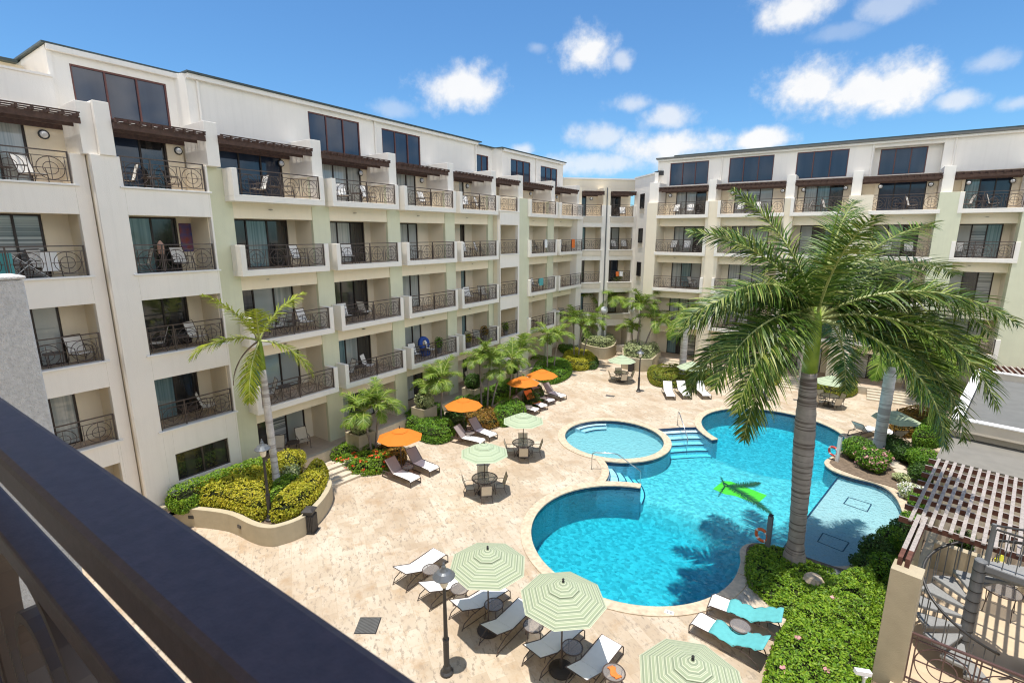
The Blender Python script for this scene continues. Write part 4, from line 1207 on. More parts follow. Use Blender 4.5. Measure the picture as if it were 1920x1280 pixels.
m = MB(); m.lathe([(.14, 0), (.13, .05), (.03, .07), (.03, .16)], 10); m.build("base", "camera_white", gl_)
m = MB(); m.tube([(0, -.02, .16), (0, .06, .40)], [.07, .09], 8); m.build("lamp_head", "camera_white", gl_)
SP = empty("slim_palm", (-18.64, 10.15, .6), 0, "slim palm with a white ringed trunk and one dead brown frond in the curved planter", "palm tree")
stp = [Vector((-.08 * k / 24, -.05 * k / 24, 5.1 * k / 24)) for k in range(25)]
m = MB(); m.tube(stp, [(.125 + .13 * max(0, 1 - k / 4) ** 1.6 + .02 * math.sin(k / 24 * PI)) * (1 - .05 * (k % 2)) for k in range(25)], 14); m.build("trunk", "palm_trunk_white", SP, smooth=True)
T2 = stp[-1]
m = MB(); m.tube([T2, T2 + Vector((0, 0, .5)), T2 + Vector((0, 0, 1.0)), T2 + Vector((0, 0, 1.35))], [.13, .125, .09, .03], 10); m.build("crownshaft", "crownshaft", SP, smooth=True)
c3 = T2 + Vector((0, 0, 1.15))
for k, (a, e0, e1, L) in enumerate([(262, 66, 30, 2.5), (70, 66, 22, 2.4), (246, 26, -46, 2.4), (48, -5, -76, 2.4), (300, -42, -84, 2.3), (330, 60, 26, 2.0)]):
    frond_mb(c3, R(a), R(e0), R(e1), L * 1.06, 58, .70, .046, 300 + k, .05, .38, bare=.16, planes=3).build("frond", ["frond_slim", "rachis"], SP)
frond_mb(c3, R(246), R(-28), R(-86), 2.0, 30, .26, .05, 311, 0, .9, bare=.5).build("dead_frond", ["dead_frond", "palm_stem_brown"], SP)

# ------------------------------------------------------------------ beds along the left wing
def bed(pix, h, m, label, seed, z=0, **kw): return hedge(kw.pop("name", "hedge"), smooth_poly(zpoly(pix, z), 3, True), z, h, m, label, seed=seed, **kw)
bed([(632, 880), (665, 893), (718, 888), (738, 872), (726, 860), (690, 862), (655, 868)], .55, "leaf_bright", "low green border with orange red flowers beside the patio steps", 21, flowers="flower_red", fl_n=55, round_=.3)
bed([(622, 862), (650, 846), (680, 838), (700, 848), (690, 858), (650, 866)], .6, "leaf_bright", "lime green hedge at the top of the flower bed beside the patio steps", 22, round_=.3)
bed([(722, 868), (742, 876), (760, 866), (752, 846), (725, 842), (705, 852)], .6, "leaf_croton", "dark red and green croton under the nearest orange parasol", 23, round_=.3)
bed([(758, 800), (790, 812), (806, 800), (830, 788), (822, 772), (790, 776), (765, 786)], .65, "leaf_green", "bright green hedge behind the second orange parasol bed", 24, round_=.3)
bed([(780, 822), (815, 834), (845, 826), (850, 808), (820, 800), (790, 806)], .75, "leaf_green", "rounded grey-green shrub in front of the pair of palms by the second orange parasol", 25, name="shrub", cat="shrub", round_=.5)
bed([(838, 800), (865, 812), (872, 800), (862, 784), (840, 784)], .7, "leaf_dark", "dark glossy shrub beside the pole of the second orange parasol", 26, name="shrub", cat="shrub", round_=.4)
bed([(850, 768), (880, 760), (930, 738), (975, 718), (985, 728), (940, 752), (880, 776)], .8, "leaf_green", "long lime hedge along the patio edge behind the orange parasols", 27, round_=.3)
bed([(870, 790), (905, 806), (935, 800), (932, 780), (900, 776)], .55, "leaf_croton", "orange-brown croton planting at the foot of the three-stemmed palms", 28, round_=.35)
bed([(925, 792), (945, 802), (968, 792), (985, 776), (960, 762), (935, 774)], .8, "leaf_green", "clipped round green shrub beside the first reclined lounger with orange towel", 29, name="shrub", cat="shrub", round_=.4)
bed([(985, 762), (1005, 766), (1018, 750), (1010, 738), (985, 742)], .75, "leaf_dark", "dark shrub between the third and fourth orange parasols", 30, name="shrub", cat="shrub", round_=.35)
bed([(1000, 708), (1030, 722), (1062, 712), (1070, 696), (1045, 684), (1010, 690)], .75, "leaf_green", "rounded dark green hedge in front of the last orange parasol", 31, round_=.4)
bed([(1000, 690), (1030, 682), (1030, 672), (995, 684)], .7, "leaf_bright", "small bright hedge behind the last orange parasol", 32, round_=.3)
bed([(1058, 688), (1085, 697), (1112, 690), (1112, 676), (1080, 668), (1058, 674)], .8, "leaf_yellow", "low yellow and green bed near the round planter", 33, round_=.4)
bed([(1050, 672), (1070, 676), (1085, 662), (1070, 652), (1048, 660)], .9, "leaf_green", "green bush behind the yellow bed near the round planter", 34, name="shrub", cat="shrub", round_=.4)
bed([(1092, 690), (1115, 694), (1120, 680), (1100, 676)], .55, "leaf_dark", "dark low bush at the corner of the yellow bed", 35, name="shrub", cat="shrub", round_=.3)
bed([(1217, 712), (1232, 726), (1280, 728), (1330, 722), (1330, 706), (1280, 700), (1222, 700)], .75, "leaf_mixed", "mixed green and orange hedge behind the white loungers at the far side", 36, round_=.3)
bed([(1430, 722), (1462, 722), (1462, 706), (1432, 706)], .75, "leaf_yellow", "yellow-green hedge block beside the steps at the far right", 37, round_=.3)
bed([(1538, 742), (1570, 748), (1602, 742), (1602, 726), (1560, 722), (1535, 728)], .8, "leaf_mixed", "green and golden hedge behind the right hand dining table", 38, round_=.3)
# palms of the beds: (pixel of the foot, height, label, frond scale, lean)
k = 40
for (px, py, h, lab, fl_, ln, nf) in [
        (697, 858, 1.95, "bushy palm nearest the patio steps, left of its twin", .95, (-.25, -.1), 12), (705, 852, 2.2, "bushy palm beside the nearest orange parasol, right of its twin", .95, (.15, .25), 12),
        (815, 796, 1.9, "left one of the two palms over the second orange parasol's bed", .95, (-.15, 0), 11), (827, 796, 2.3, "right one of the two palms over the second orange parasol's bed", 1.0, (.1, .1), 12),
        (903, 770, 2.9, "left stem of the three palms over the brown crotons", 1.0, (-.1, .0), 11), (914, 772, 3.0, "middle stem of the three palms over the brown crotons", 1.0, (.1, .2), 11), (922, 774, 2.3, "short right stem of the three palms over the brown crotons", .95, (.35, .4), 10),
        (956, 752, 2.4, "palm just behind the third orange parasol", 1.0, (.05, .2), 11), (968, 740, 2.6, "dense palm in front of the flush balcony bay, behind the third orange parasol", 1.1, (.1, .3), 13),
        (1026, 706, 2.9, "left one of the two slender palms behind the last orange parasol", 1.0, (-.1, .1), 10), (1038, 702, 2.6, "right one of the two slender palms behind the last orange parasol", 1.0, (.2, .2), 10),
        (1076, 682, 3.4, "slender palm over the yellow bed, leftmost of three", 1.1, (-.15, 0), 11), (1084, 684, 3.0, "slender palm over the yellow bed, middle of three", 1.1, (.2, .1), 10), (1092, 684, 3.3, "slanting palm over the yellow bed, rightmost of three", 1.1, (.6, .2), 10)]:
    k += 1
    p = g(px, py); palm((p.x, p.y, .05), h, lab, nf, fl_, ln, seed=k)
bed([(1672, 812), (1700, 822), (1740, 812), (1745, 788), (1705, 782), (1676, 792)], .8, "leaf_croton", "orange-brown croton bed behind the white-trunked palm at the right", 301, round_=.35)
bed([(1715, 838), (1762, 838), (1775, 806), (1752, 796), (1722, 812)], .9, "leaf_green", "green hedge along the near left corner of the low flat roofed building", 302, round_=.4)
for (px, py, h, lab, fl_, ln, nf, sd_) in [(1722, 800, 3.2, "palm in the croton bed behind the white-trunked palm", 1.35, (.1, .1), 12, 311), (1752, 815, 2.6, "leaning palm beside the low building's near corner", 1.3, (-.3, .2), 12, 312), (1690, 742, 3.4, "palm at the back patio hidden partly by the big palm", 1.4, (.2, .1), 12, 313), (1440, 700, 2.4, "low palm against the back wing left of the steps", 1.2, (.1, .1), 11, 314)]:
    p = g(px, py); palm((p.x, p.y, .05), h, lab, nf, fl_, ln, seed=sd_, r=.065)
# square planters with clipped round shrubs in front of the piers
for i, (y, s) in enumerate([(15.3, .75), (19.85, .75), (24.35, .72), (28.9, .72)]):
    lab = ["square planter with a variegated round shrub nearest the patio steps", "square planter with a variegated round shrub between the first two palm pairs", "square planter with a round shrub behind the second orange parasol", "square planter with a round shrub behind the third orange parasol"][i]
    t = empty("planter_box", (-19.75, y, 0), 0, lab, "planter", "square planters along the left patio")
    m = MB(); s2 = .52
    for (x0, x1, y0, y1) in ((-s2, s2, -s2, -s2 + .12), (-s2, s2, s2 - .12, s2), (-s2, -s2 + .12, -s2 + .12, s2 - .12), (s2 - .12, s2, -s2 + .12, s2 - .12)): m.box(x0, x1, y0, y1, 0, 1.15)
    m.build("box", "planter_plaster", t)
    m = MB(); m.box(-.40, .40, -.40, .40, .4, 1.05); m.build("soil", "soil", t)
    bush("shrub", (-19.75, y, 1.05), .62, 1.0, "leaf_pale" if i < 2 else "leaf_dark", ["pale variegated round shrub in the planter nearest the patio steps", "variegated round shrub in the planter between the first two palm pairs", "dark round shrub in the planter behind the second orange parasol", "dark round shrub in the planter behind the third orange parasol"][i], seed=70 + i, leaf=.075)
# round raised planters at the back
def raised(poly, h, label, m="planter_plaster"):
    t = empty("planter", (0, 0, 0), 0, label, "planter")
    q = MB(); q.strip(poly, offset(poly, -.2, True), 0, h, closed=True); q.build("planter_wall", m, t)
    q = MB(); q.prism(offset(poly, -.15, True), .05, h - .12); q.build("soil", "soil", t)
    return t
def ccw(pl):
    A = sum(pl[k][0] * pl[(k + 1) % len(pl)][1] - pl[(k + 1) % len(pl)][0] * pl[k][1] for k in range(len(pl)))
    return pl if A > 0 else pl[::-1]
pA = ccw(smooth_poly(zpoly([(1088, 664), (1110, 672), (1135, 675), (1152, 668), (1152, 655), (1120, 648), (1090, 652)], 0), 4, True))
raised(pA, 1.05, "curved raised planter left of the dark passage at the back")
hedge("shrub", [tuple(Vector(p) * .88 + Vector((sum(q[0] for q in pA), sum(q[1] for q in pA))) / len(pA) * .12) for p in pA], .95, .6, "leaf_pale", "pale variegated planting in the curved raised planter at the back", "shrub", seed=81, dens=300, round_=.3)
pB = ccw(zpoly([(1166, 692), (1200, 698), (1222, 698), (1238, 682), (1230, 672), (1190, 668), (1166, 672)], 0))
raised(pB, 1.05, "faceted raised planter behind the far parasol, with a bin against it")
hedge("shrub", [tuple(Vector(p) * .88 + Vector((sum(q[0] for q in pB), sum(q[1] for q in pB))) / len(pB) * .12) for p in pB], .95, .75, "leaf_pale", "green and cream planting in the faceted raised planter at the back", "shrub", seed=82, dens=300, round_=.4)
for (px, py, h, lab, fl_, ln, nf, sd_) in [
        (1112, 652, 4.2, "palm in the curved raised planter, left of the white globe lamp", 1.45, (-.2, .1), 12, 91), (1124, 654, 4.6, "slanting palm in the curved raised planter, in front of the dark passage", 1.45, (.9, .2), 12, 92),
        (1193, 678, 4.4, "upright palm in the faceted raised planter at the back", 1.35, (.1, .2), 12, 93), (1202, 680, 3.4, "slanting palm in the faceted raised planter at the back", 1.25, (.9, .2), 11, 94),
        (1185, 672, 2.2, "low yellowish palm in the faceted raised planter", 1.2, (-.2, .2), 10, 95),
        (1345, 668, 2.0, "small yellow-green palm against the back wing behind the big palm's left fronds", 1.2, (.2, 0), 10, 96), (1480, 690, 2.6, "palm against the back wing seen between the big palm's fronds", 1.3, (.2, 0), 11, 97),
        (1580, 700, 3.0, "light green palm behind the right dining parasol", 1.4, (.2, 0), 12, 98), (1608, 705, 2.4, "shorter light green palm at the right of the back patio", 1.3, (.2, 0), 11, 99),
        (1770, 770, 2.9, "yellow-green palm left of the low flat roof", 1.3, (.1, 0), 12, 100), (1745, 760, 3.6, "taller palm behind the low flat roof's corner", 1.4, (.1, 0), 12, 101)]:
    p = g(px, py); palm((p.x, p.y, .05), h, lab, nf, fl_, ln, seed=sd_, r=.065)
# mid-size royal palms
def big_palm(loc, h, lab, r, fl_, seed, n=11, a0=0):
    t = empty("royal_palm", loc, 0, lab, "palm tree")
    pts = [Vector((.0, .0, h * q / 16)) for q in range(17)]
    m = MB(); m.tube(pts, [(r + r * .6 * max(0, 1 - q / 2.5)) * (1 - .04 * (q % 2)) for q in range(17)], 14); m.build("trunk", "palm_trunk_white", t, smooth=True)
    tt = pts[-1]
    m = MB(); m.tube([tt, tt + Vector((0, 0, .7)), tt + Vector((0, 0, 1.3))], [r * .95, r * .85, r * .4], 10); m.build("crownshaft", "crownshaft", t, smooth=True)
    rs = random.Random(seed)
    for q in range(n):
        e0 = [70, 45, 20, 40, 5, 60, 25, -10, 50, 15, 35][q % 11]
        frond_mb(tt + Vector((0, 0, 1.1)), a0 + q * 2.399, R(e0), R(e0 - 75), fl_, 46, .7, .06, seed + q, .1, .35, planes=3).build("frond", ["frond_light", "rachis"], t)
    return t
p = g(1278, 712); big_palm((p.x, p.y, 0), 4.0, "palm with a pale thick trunk in the hedge at the far poolside", .26, 2.6, 120)
p = g(1645, 852); big_palm((p.x, p.y, 0), 4.6, "thick white-trunked palm rising from the pink flower bushes on the right", .26, 2.3, 140, n=8)
p = g(1500, 722); big_palm((p.x, p.y, 0), 3.0, "thin trunked palm behind the far end of the pool", .16, 2.2, 160, n=9)

# ------------------------------------------------------------------ planting on the right
def gpoly(pix, z=0.0): return smooth_poly(zpoly(pix, z), 4, True)
hedge("ground_cover", gpoly([(1408, 1036), (1440, 1030), (1480, 1040), (1520, 1062), (1560, 1076), (1572, 1100), (1530, 1150), (1480, 1160), (1440, 1130), (1404, 1092)]), 0.0, .22, "leaf_bright", "low bright green ground cover around the foot of the royal palm", "ground cover", seed=201, leaf=.07, dens=1150, round_=.3, bump=.06)
hedge("hedge", gpoly([(1474, 1190), (1508, 1150), (1560, 1112), (1620, 1090), (1636, 1120), (1622, 1200), (1600, 1290), (1560, 1360), (1440, 1360), (1442, 1270)]), 0.0, .80, "leaf_bright", "large clipped hedge beside the two loungers with turquoise towels", seed=202, leaf=.066, dens=1250, round_=.5, bump=.16, flowers="flower_pink", fl_n=9, bscale=1.3)
hedge("hedge", zpoly([(1640, 1110), (1662, 1100), (1640, 1235), (1618, 1300), (1590, 1300), (1610, 1230)], 0), 0.0, .45, "leaf_bright", "narrow low hedge strip along the tan pillar's wall", seed=203, leaf=.062, dens=1150, round_=.2, bump=.06)
sb = MB(); sb.prism(gpoly([(1400, 1030), (1440, 1024), (1600, 1075), (1650, 1060), (1700, 985), (1690, 925), (1620, 900), (1555, 870), (1600, 845), (1680, 840), (1760, 850), (1800, 960), (1720, 1080), (1690, 1180), (1660, 1300), (1640, 1400), (1446, 1400), (1452, 1210), (1486, 1166), (1430, 1110), (1408, 1070)]), .005, .06)
tag(sb.build("planting_soil", "soil"), kind="structure")
for i, (px, py, r, h, m, lab, fw_) in enumerate([
        (1608, 862, .85, 1.1, "leaf_green", "round green bush left of the white-trunked palm at the pool nose", None),
        (1632, 880, .80, 1.0, "leaf_green", "bush covered in pink flowers at the foot of the white-trunked palm", "flower_pink"),
        (1668, 848, .7, .9, "leaf_dark", "dark bush right of the white palm trunk", None),
        (1690, 862, .8, .9, "leaf_dark", "dark spreading bush along the path to the right of the palm trunk", None),
        (1730, 880, .9, 1.0, "leaf_green", "sunlit green bush in front of the low flat roof", None),
        (1735, 905, .8, .9, "leaf_dark", "dark bush at the far end of the white pergola", None),
        (1690, 905, .35, .4, "leaf_pale", "small pale plant beside the stone path", None),
        (1706, 935, .5, .6, "leaf_pale", "white flowering plant under the pergola's beam ends", "flower_white"),
        (1722, 955, .45, .6, "leaf_green", "green plant under the pergola's beam ends", None),
        (1712, 990, .45, .6, "leaf_green", "leafy green plant between the shallow shelf and the pergola", None),
        (1640, 1050, .6, .8, "leaf_dark", "straggly dark shrub at the lower rim of the shallow shelf", None),
        (1668, 1030, .55, .8, "leaf_green", "olive shrub at the corner of the shallow shelf", None),
        (1690, 1020, .5, .9, "leaf_dark", "dark leafy shrub in front of the pergola post", None),
        (1655, 1085, .6, .8, "leaf_green", "green shrub left of the tan pillar top", None),
        (1622, 1078, .45, .6, "leaf_dark", "low dark shrub beside the round stone at the pool rim", None)]):
    p = g(px, py); bush("shrub", (p.x, p.y, .03), r, h, m, lab, seed=220 + i, leaf=.07, flowers=fw_, fl_n=90, group=None)
for i, (px, py) in enumerate([(1650, 1000)] if False else []): pass
ps = MB()
for i, (px, py) in enumerate([(1672, 868), (1682, 878), (1690, 888), (1700, 898), (1704, 912)]):
    p = g(px, py); t = MB(); t.prism(arc((p.x, p.y), .32, 0, 350, 9), .06, .10)
    tag(t.build("stepping_stone", "step_stone"), ["flat stepping stone farthest up the path by the white-trunked palm", "second stepping stone of the path by the white-trunked palm", "middle stepping stone of the path by the pink bush", "fourth stepping stone, between pale plant and dark bush", "last stepping stone of the path, nearest the shallow shelf"][i], "stone", "stepping stones of the path")
p = g(1565, 1082); m = MB(); m.lathe([(.24, .06), (.24, .14), (.22, .16)], 18, (p.x, p.y, 0)); tag(m.build("valve_cover", "grey_paint"), "round grey cover disc between hedge and shallow shelf", "cover")
p = g(1524, 1098); m = MB(); m.lathe([(.26, .05), (.32, .2), (.22, .33), (.08, .36)], 9, (p.x, p.y, 0)); tag(m.build("rock", "coping_stone"), "tan rock in the ground cover right of the royal palm's foot", "rock")

# ------------------------------------------------------------------ low building, pergola, pillar, spiral stair on the right
RA = R(-11.8)
def rot2(p, o, a=RA):
    x, y = p; return (o[0] + x * math.cos(a) - y * math.sin(a), o[1] + x * math.sin(a) + y * math.cos(a))
LB = empty("low_building", (3.62, 24.37, 0), RA, "low flat roofed grey building with a white parapet at the right edge", "building")
m = MB(); m.box(.35, 9, .35, 10.2, 0, 3.55); m.box(.0, 9, -2.6, .349, 0, 3.19); m.build("wall", "stucco_apron", LB)
m = MB(); m.box(0, 9, 0, .24, 3.56, 4.0); m.box(0, .24, .241, 9.95, 3.56, 3.999); m.box(0, 9, 9.951, 10.2, 3.56, 4.0); m.build("parapet", "stucco_apron", LB)
m = MB(); m.box(-.05, 9, -.04, .29, 4.001, 4.05); m.box(-.05, .29, .291, 9.9, 4.001, 4.05); m.box(-.05, 9, 9.901, 10.24, 4.001, 4.05); m.build("parapet_cap", "trim_white", LB)
m = MB(); m.box(.01, 9, .01, 10.1, 3.555, 3.70); m.build("roof", "roof_flat", LB)
m = MB(); m.box(-.05, 9, -2.68, .345, 3.20, 3.25); m.build("lower_roof", "roof_lower", LB)
m = MB(); m.box(2.3, 2.33, -2.6, .3, 3.25, 3.258); m.build("roof_joint", "concrete", LB)
# pergola
PG = empty("garden_pergola", (1.983, 16.27, .52), RA, "weathered white timber pergola with red-brown beams above the terrace at the right", "pergola")
for k in range(17):
    m = MB(); x = k * .2235
    m.box(x - .045, x + .045, -.12, 5.75, 2.76, 2.80); m.build("slat", "wood_weathered", PG)
for k in range(8):
    y = [.05, 1.0, 1.8, 2.5, 3.25, 4.05, 4.85, 5.6][k]
    m = MB(); m.box(-.28, 3.95, y - .025, y + .025, 2.60, 2.758); m.cur = 1; m.box(-.281, 3.951, y - .027, y + .027, 2.752, 2.7585)
    m.build("beam", ["wood_red", "wood_weathered"], PG)
for (x, y) in ((.25, .1), (3.6, .1), (.25, 5.5), (3.6, 5.5)):
    m = MB(); m.box(x - .08, x + .08, y - .08, y + .08, -.5, 2.6); m.build("post", "stucco_ochre", PG)
PG.scale = (.935, .935, 1)
# pillar with twin beam running to the pergola
PL = empty("pillar", (1.46, 13.62, 0), RA, "square tan stucco pillar in front of the spiral stair", "pillar")
m = MB(); m.box(0, .58, 0, .52, 0, 3.2); m.build("shaft", "stucco_ochre", PL, bevel=.012)
DBM = empty("beam_pair", (1.72, 13.95, 0), RA, "pair of weathered timbers running from the tan pillar to the pergola", "beam")
for s in (-.07, .07):
    m = MB(); m.box(s - .045, s + .045, -.12, 2.5, 3.205, 3.42); m.cur = 1; m.box(s - .047, s + .047, .35, 2.5, 3.415, 3.423)
    m.build("timber", ["wood_red", "wood_weathered"], DBM)
# terrace floor and walls
TF = empty("terrace", (1.5, 13.5, 0), RA, "tan tiled terrace with low walls under the pergola and stair", "terrace")
m = MB(); m.box(.3, 6.5, -1.5, 7.9, 0, .30); m.build("floor_slab", "tile_terrace", TF)
m = MB(); m.box(.08, .30, .53, 7.2, 0, 1.15); m.build("side_wall", "stucco_ochre", TF)
m = MB(); m.box(.30, 6.5, 6.2, 6.45, .3, 1.2); m.build("back_wall", "stucco_ochre", TF)
m = MB(); m.box(2.75, 3.0, .3, 3.2, .3, 2.6); m.build("wall_panel", "stucco_ochre", TF)
# terrace railing
TR = empty("terrace_railing", (2.06, 13.74, 0), R(-6.0), "red-brown metal railing with ring ornaments beside the tan pillar", "railing")
L = 3.2
m = MB(); m.box(0, L, -.03, .03, 1.62, 1.665); m.build("handrail", "rail_red", TR)
m = MB(); m.box(0, L, -.014, .014, 1.50, 1.525); m.box(0, L, -.014, .014, .42, .45); m.build("rail_bar", "rail_red", TR)
for x in (.03, .12, 1.16, 1.24, 2.28, 2.36, 3.17):
    m = MB(); m.box(x - .014, x + .014, -.014, .014, .30, 1.62); m.build("baluster", "rail_red", TR)
m = MB()
for cx in (.64, 1.76, 2.80):
    m.tube(ring_pts((cx, 0, .975), .50, 28, (1, 0, 0), (0, 0, 1)), .014, 5, closed=True); m.tube(ring_pts((cx, 0, .975), .27, 20, (1, 0, 0), (0, 0, 1)), .013, 5, closed=True)
    m.box(cx - .012, cx + .012, -.012, .012, .45, 1.5); m.box(cx - .5, cx + .5, -.012, .012, .963, .987)
m.build("ring_ornament", "rail_red", TR)
# spiral stair
SS = empty("spiral_stair", (3.33, 15.45, 0), 0, "grey metal spiral stair with perforated treads and a dark handrail on the terrace", "staircase")
m = MB(); m.tube([(0, 0, .3), (0, 0, 3.02)], .125, 18)
m.cur = 1
for k in range(9): m.tube([(0, 0, .55 + k * .28), (0, 0, .575 + k * .28)], .131, 18)
m.cur = 0; m.lathe([(.13, 3.02), (.13, 3.06), (.10, 3.09)], 18)
m.build("column", ["grey_paint", "lamp_black"], SS, smooth=False)
NT, RO_ = 11, 1.02
A0 = R(-80)
hp = []
for k in range(NT):
    a = A0 - R(27) * k; z = .3 + 2.72 / (NT + 1) * (k + 1)
    m = MB(); da = R(15)
    pl = [(.11 * math.cos(a - .25), .11 * math.sin(a - .25)), (RO_ * math.cos(a - da), RO_ * math.sin(a - da)), (RO_ * math.cos(a), RO_ * math.sin(a)), (RO_ * math.cos(a + da), RO_ * math.sin(a + da)), (.11 * math.cos(a + .25), .11 * math.sin(a + .25))]
    m.prism(pl, z - .02, z)
    for q in range(4): m.bar((*pl[q], z - .04), (*pl[q + 1], z - .04), .012, .06)
    m.build("tread", "tread_grey", SS)
    for s in (-.42, -.02, .36):
        b = MB(); x, y = RO_ * math.cos(a + s * da * 2), RO_ * math.sin(a + s * da * 2); b.tube([(x, y, z - .15), (x, y, z + .9)], .013, 6); b.build("baluster", "grey_paint", SS)
for k in range((NT + 2) * 6):
    a = A0 + R(14) - R(27) * k / 6; z = .3 + 2.72 / (NT + 1) * (k / 6 + .5) + .92
    hp.append(Vector((RO_ * math.cos(a), RO_ * math.sin(a), z)))
m = MB(); m.tube(hp, .035, 8); m.build("handrail", "lamp_black", SS, smooth=True)
# platform
m = MB(); m.prism([(.05, .12), (.08, -.14), (1.9, -.55), (3.0, -.55), (3.0, .5), (1.4, .5)], 2.98, 3.03); m.build("platform", "tread_grey", SS)
m = MB(); m.bar((.06, -.15, 2.95), (1.9, -.56, 2.95), .02, .14); m.build("platform_edge", "grey_paint", SS)
m = MB()
for k in range(9):
    t = k / 8; x, y = .12 + 1.8 * t, -.10 - .42 * t; m.tube([(x, y, 3.03), (x, y, 4.0)], .011, 6)
    x, y = .12 + 1.6 * t, .12 + .35 * t; m.tube([(x, y, 3.03), (x, y, 4.0)], .011, 6)
m.build("platform_balusters", "grey_paint", SS)
m = MB(); m.tube([(.12, -.10, 4.0), (1.95, -.53, 4.0)], .028, 8); m.tube([(.05, .10, 4.0), (1.9, .5, 4.0)], .028, 8); m.build("platform_handrail", "lamp_black", SS)
m = MB(); m.tube([(.10, .05, 3.03), (.10, .05, 4.06)], .045, 10); m.build("newel", "grey_paint", SS)
# far terrace with railing and red slatted pergola beyond the low building
ft = empty("far_pergola", (6.9, 39.0, 0), 0, "small red-brown slatted pergola beyond the low flat roof at the right edge", "pergola")
m = MB()
for k in range(12): m.box(k * .28, k * .28 + .09, 0, 2.4, 3.0, 3.05)
m.build("slat", "wood_weathered", ft)
m = MB(); m.box(-.1, 3.4, .1, .2, 2.8, 2.999); m.box(-.1, 3.4, 1.2, 1.3, 2.8, 2.999); m.box(-.1, 3.4, 2.2, 2.3, 2.8, 2.999); m.build("beam", "wood_red", ft)
m = MB(); m.box(0, .12, 0, .12, 0, 2.8); m.box(3.2, 3.32, 0, .12, 0, 2.8); m.build("post", "wood_red", ft)
# things on the terrace
def glass_table(loc, r, h, label, group=None, name="side_table", rz=0):
    t = empty(name, loc, rz, label, "table", group)
    m = MB(); m.tube(ring_pts((0, 0, h), r, 24, (1, 0, 0), (0, 1, 0)), .016, 6, closed=True); m.build("rim", "rail_paint", t)
    m = MB(); m.lathe([(r - .008, h - .004), (r - .008, h + .004)], 24); m.build("table_top", "glass_table", t)
    for k in range(4):
        a = k * PI / 2 + .5; m = MB(); m.tube([(r * math.cos(a), r * math.sin(a), h), (r * .92 * math.cos(a), r * .92 * math.sin(a), h * .5), (r * 1.0 * math.cos(a), r * 1.0 * math.sin(a), 0)], .012, 5); m.build("leg", "rail_paint", t)
    return t
p = g(1880, 1108, 1.0); glass_table((p.x, p.y, .3), .42, .72, "round glass table under the stair platform on the terrace")
def arm_chair(label, fabric="sling_white", group=None):
    """sling chair: x to the right, facing -y, built round its foot point"""
    t = empty("sling_chair", (0, 0, 0), 0, label, "chair", group)
    m = MB()
    for s in (-.27, .27):
        m.tube([(s, -.27, 0), (s, -.25, .36), (s, -.20, .60), (s, .10, .63), (s, .26, .60)], .014, 5)
        m.tube([(s, .30, 0), (s, .16, .36), (s, .24, .62), (s, .36, .98)], .014, 5)
        m.tube([(s, -.25, .38), (s, .17, .36)], .013, 5)
    m.tube([(-.27, .36, .98), (.27, .36, .98)], .014, 5); m.tube([(-.27, -.25, .38), (.27, -.25, .38)], .013, 5); m.tube([(-.27, .17, .34), (.27, .17, .34)], .013, 5)
    m.build("frame", "rail_paint", t)
    m = MB(); m.bar((0, -.26, .395), (0, .17, .365), .50, .012); m.build("seat", fabric, t)
    m = MB(); m.bar((0, .175, .40), (0, .355, .95), .50, .012, up=(0, 1, .3)); m.build("backrest", fabric, t)
    return t
CH = arm_chair("white sling chair", "sling_white")
CHB = arm_chair("beige sling chair", "sling_beige")
def floor_pt(root, u, d, z): return root.matrix_world @ Vector((u, -d, z))
bpy.context.view_layer.update()
BT = None
def small_table(label, group):
    t = empty("balcony_table", (0, 0, 0), 0, label, "table", group)
    m = MB(); m.lathe([(.30, .50), (.31, .515), (.30, .53)], 16); m.build("table_top", "rail_paint", t)
    for k in range(4):
        m = MB(); a = k * PI / 2 + .4; m.tube([(.27 * math.cos(a), .27 * math.sin(a), .5), (.24 * math.cos(a), .24 * math.sin(a), 0)], .012, 5); m.build("leg", "rail_paint", t)
    return t
BT = small_table("small round metal table", None)
FLN = {0: "ground floor", 1: "lowest balcony row", 2: "second row", 3: "third row", 4: "top row"}
LB_ = ["leftmost bay", "second bay", "third bay", "fourth bay", "fifth bay", "sixth bay", "", "eighth bay", "ninth bay"]
RB_ = ["leftmost bay", "second bay", "third bay", "fourth bay", "fifth bay"]
LWM, RWM, CWM = LW.matrix_world.copy(), RW.matrix_world.copy(), CW.matrix_world.copy()
def put(root, proto, u, d, k, rz, label, group, dz=.0125):
    p = root.matrix_world @ Vector((u, -d, FL[k] + dz))
    place(proto, p, root.rotation_euler.z + rz, label, group)
GC, GT = "sling chairs on the balconies", "small tables on the balconies"
left_u = {0: (3.6, 5.5), 1: (7.6, 9.5), 2: (11.2, 14.2), 3: (15.7, 18.6), 4: (20.1, 23.2), 5: (24.9, 27.7), 7: (32.8, 35.6), 8: (37.3, 40.0)}
for b, (ua, ub) in left_u.items():
    for k in range(1, 5):
        if b in (5, 7, 8) and k == 4 and b != 5: continue
        if b == 0 and k in (1,): continue
        rr = random.Random(b * 10 + k)
        mid = ua + (ub - ua) * (.35 + .3 * rr.random())
        dd = {0: .55, 1: .85}.get(b, 1.25)
        if rr.random() < .05: continue
        where = "left wing %s, %s from left" % (FLN[k], LB_[b]) if b else "left wing %s, leftmost bay" % FLN[k]
        if rr.random() < .85: put(LW, CH, mid - .72, dd, k, rr.uniform(-.5, -.1) + (PI * .5 if rr.random() < .35 else 0) * -1, "nearer white sling chair, " + where, GC)
        if rr.random() < .75: put(LW, CH, mid + .72, dd + rr.uniform(-.25, .15), k, rr.choice((rr.uniform(.1, .6), rr.uniform(.9, 1.8))), "farther white sling chair, " + where, GC)
        put(LW, BT, mid, dd + .1, k, 0, "small round table, " + where, GT)
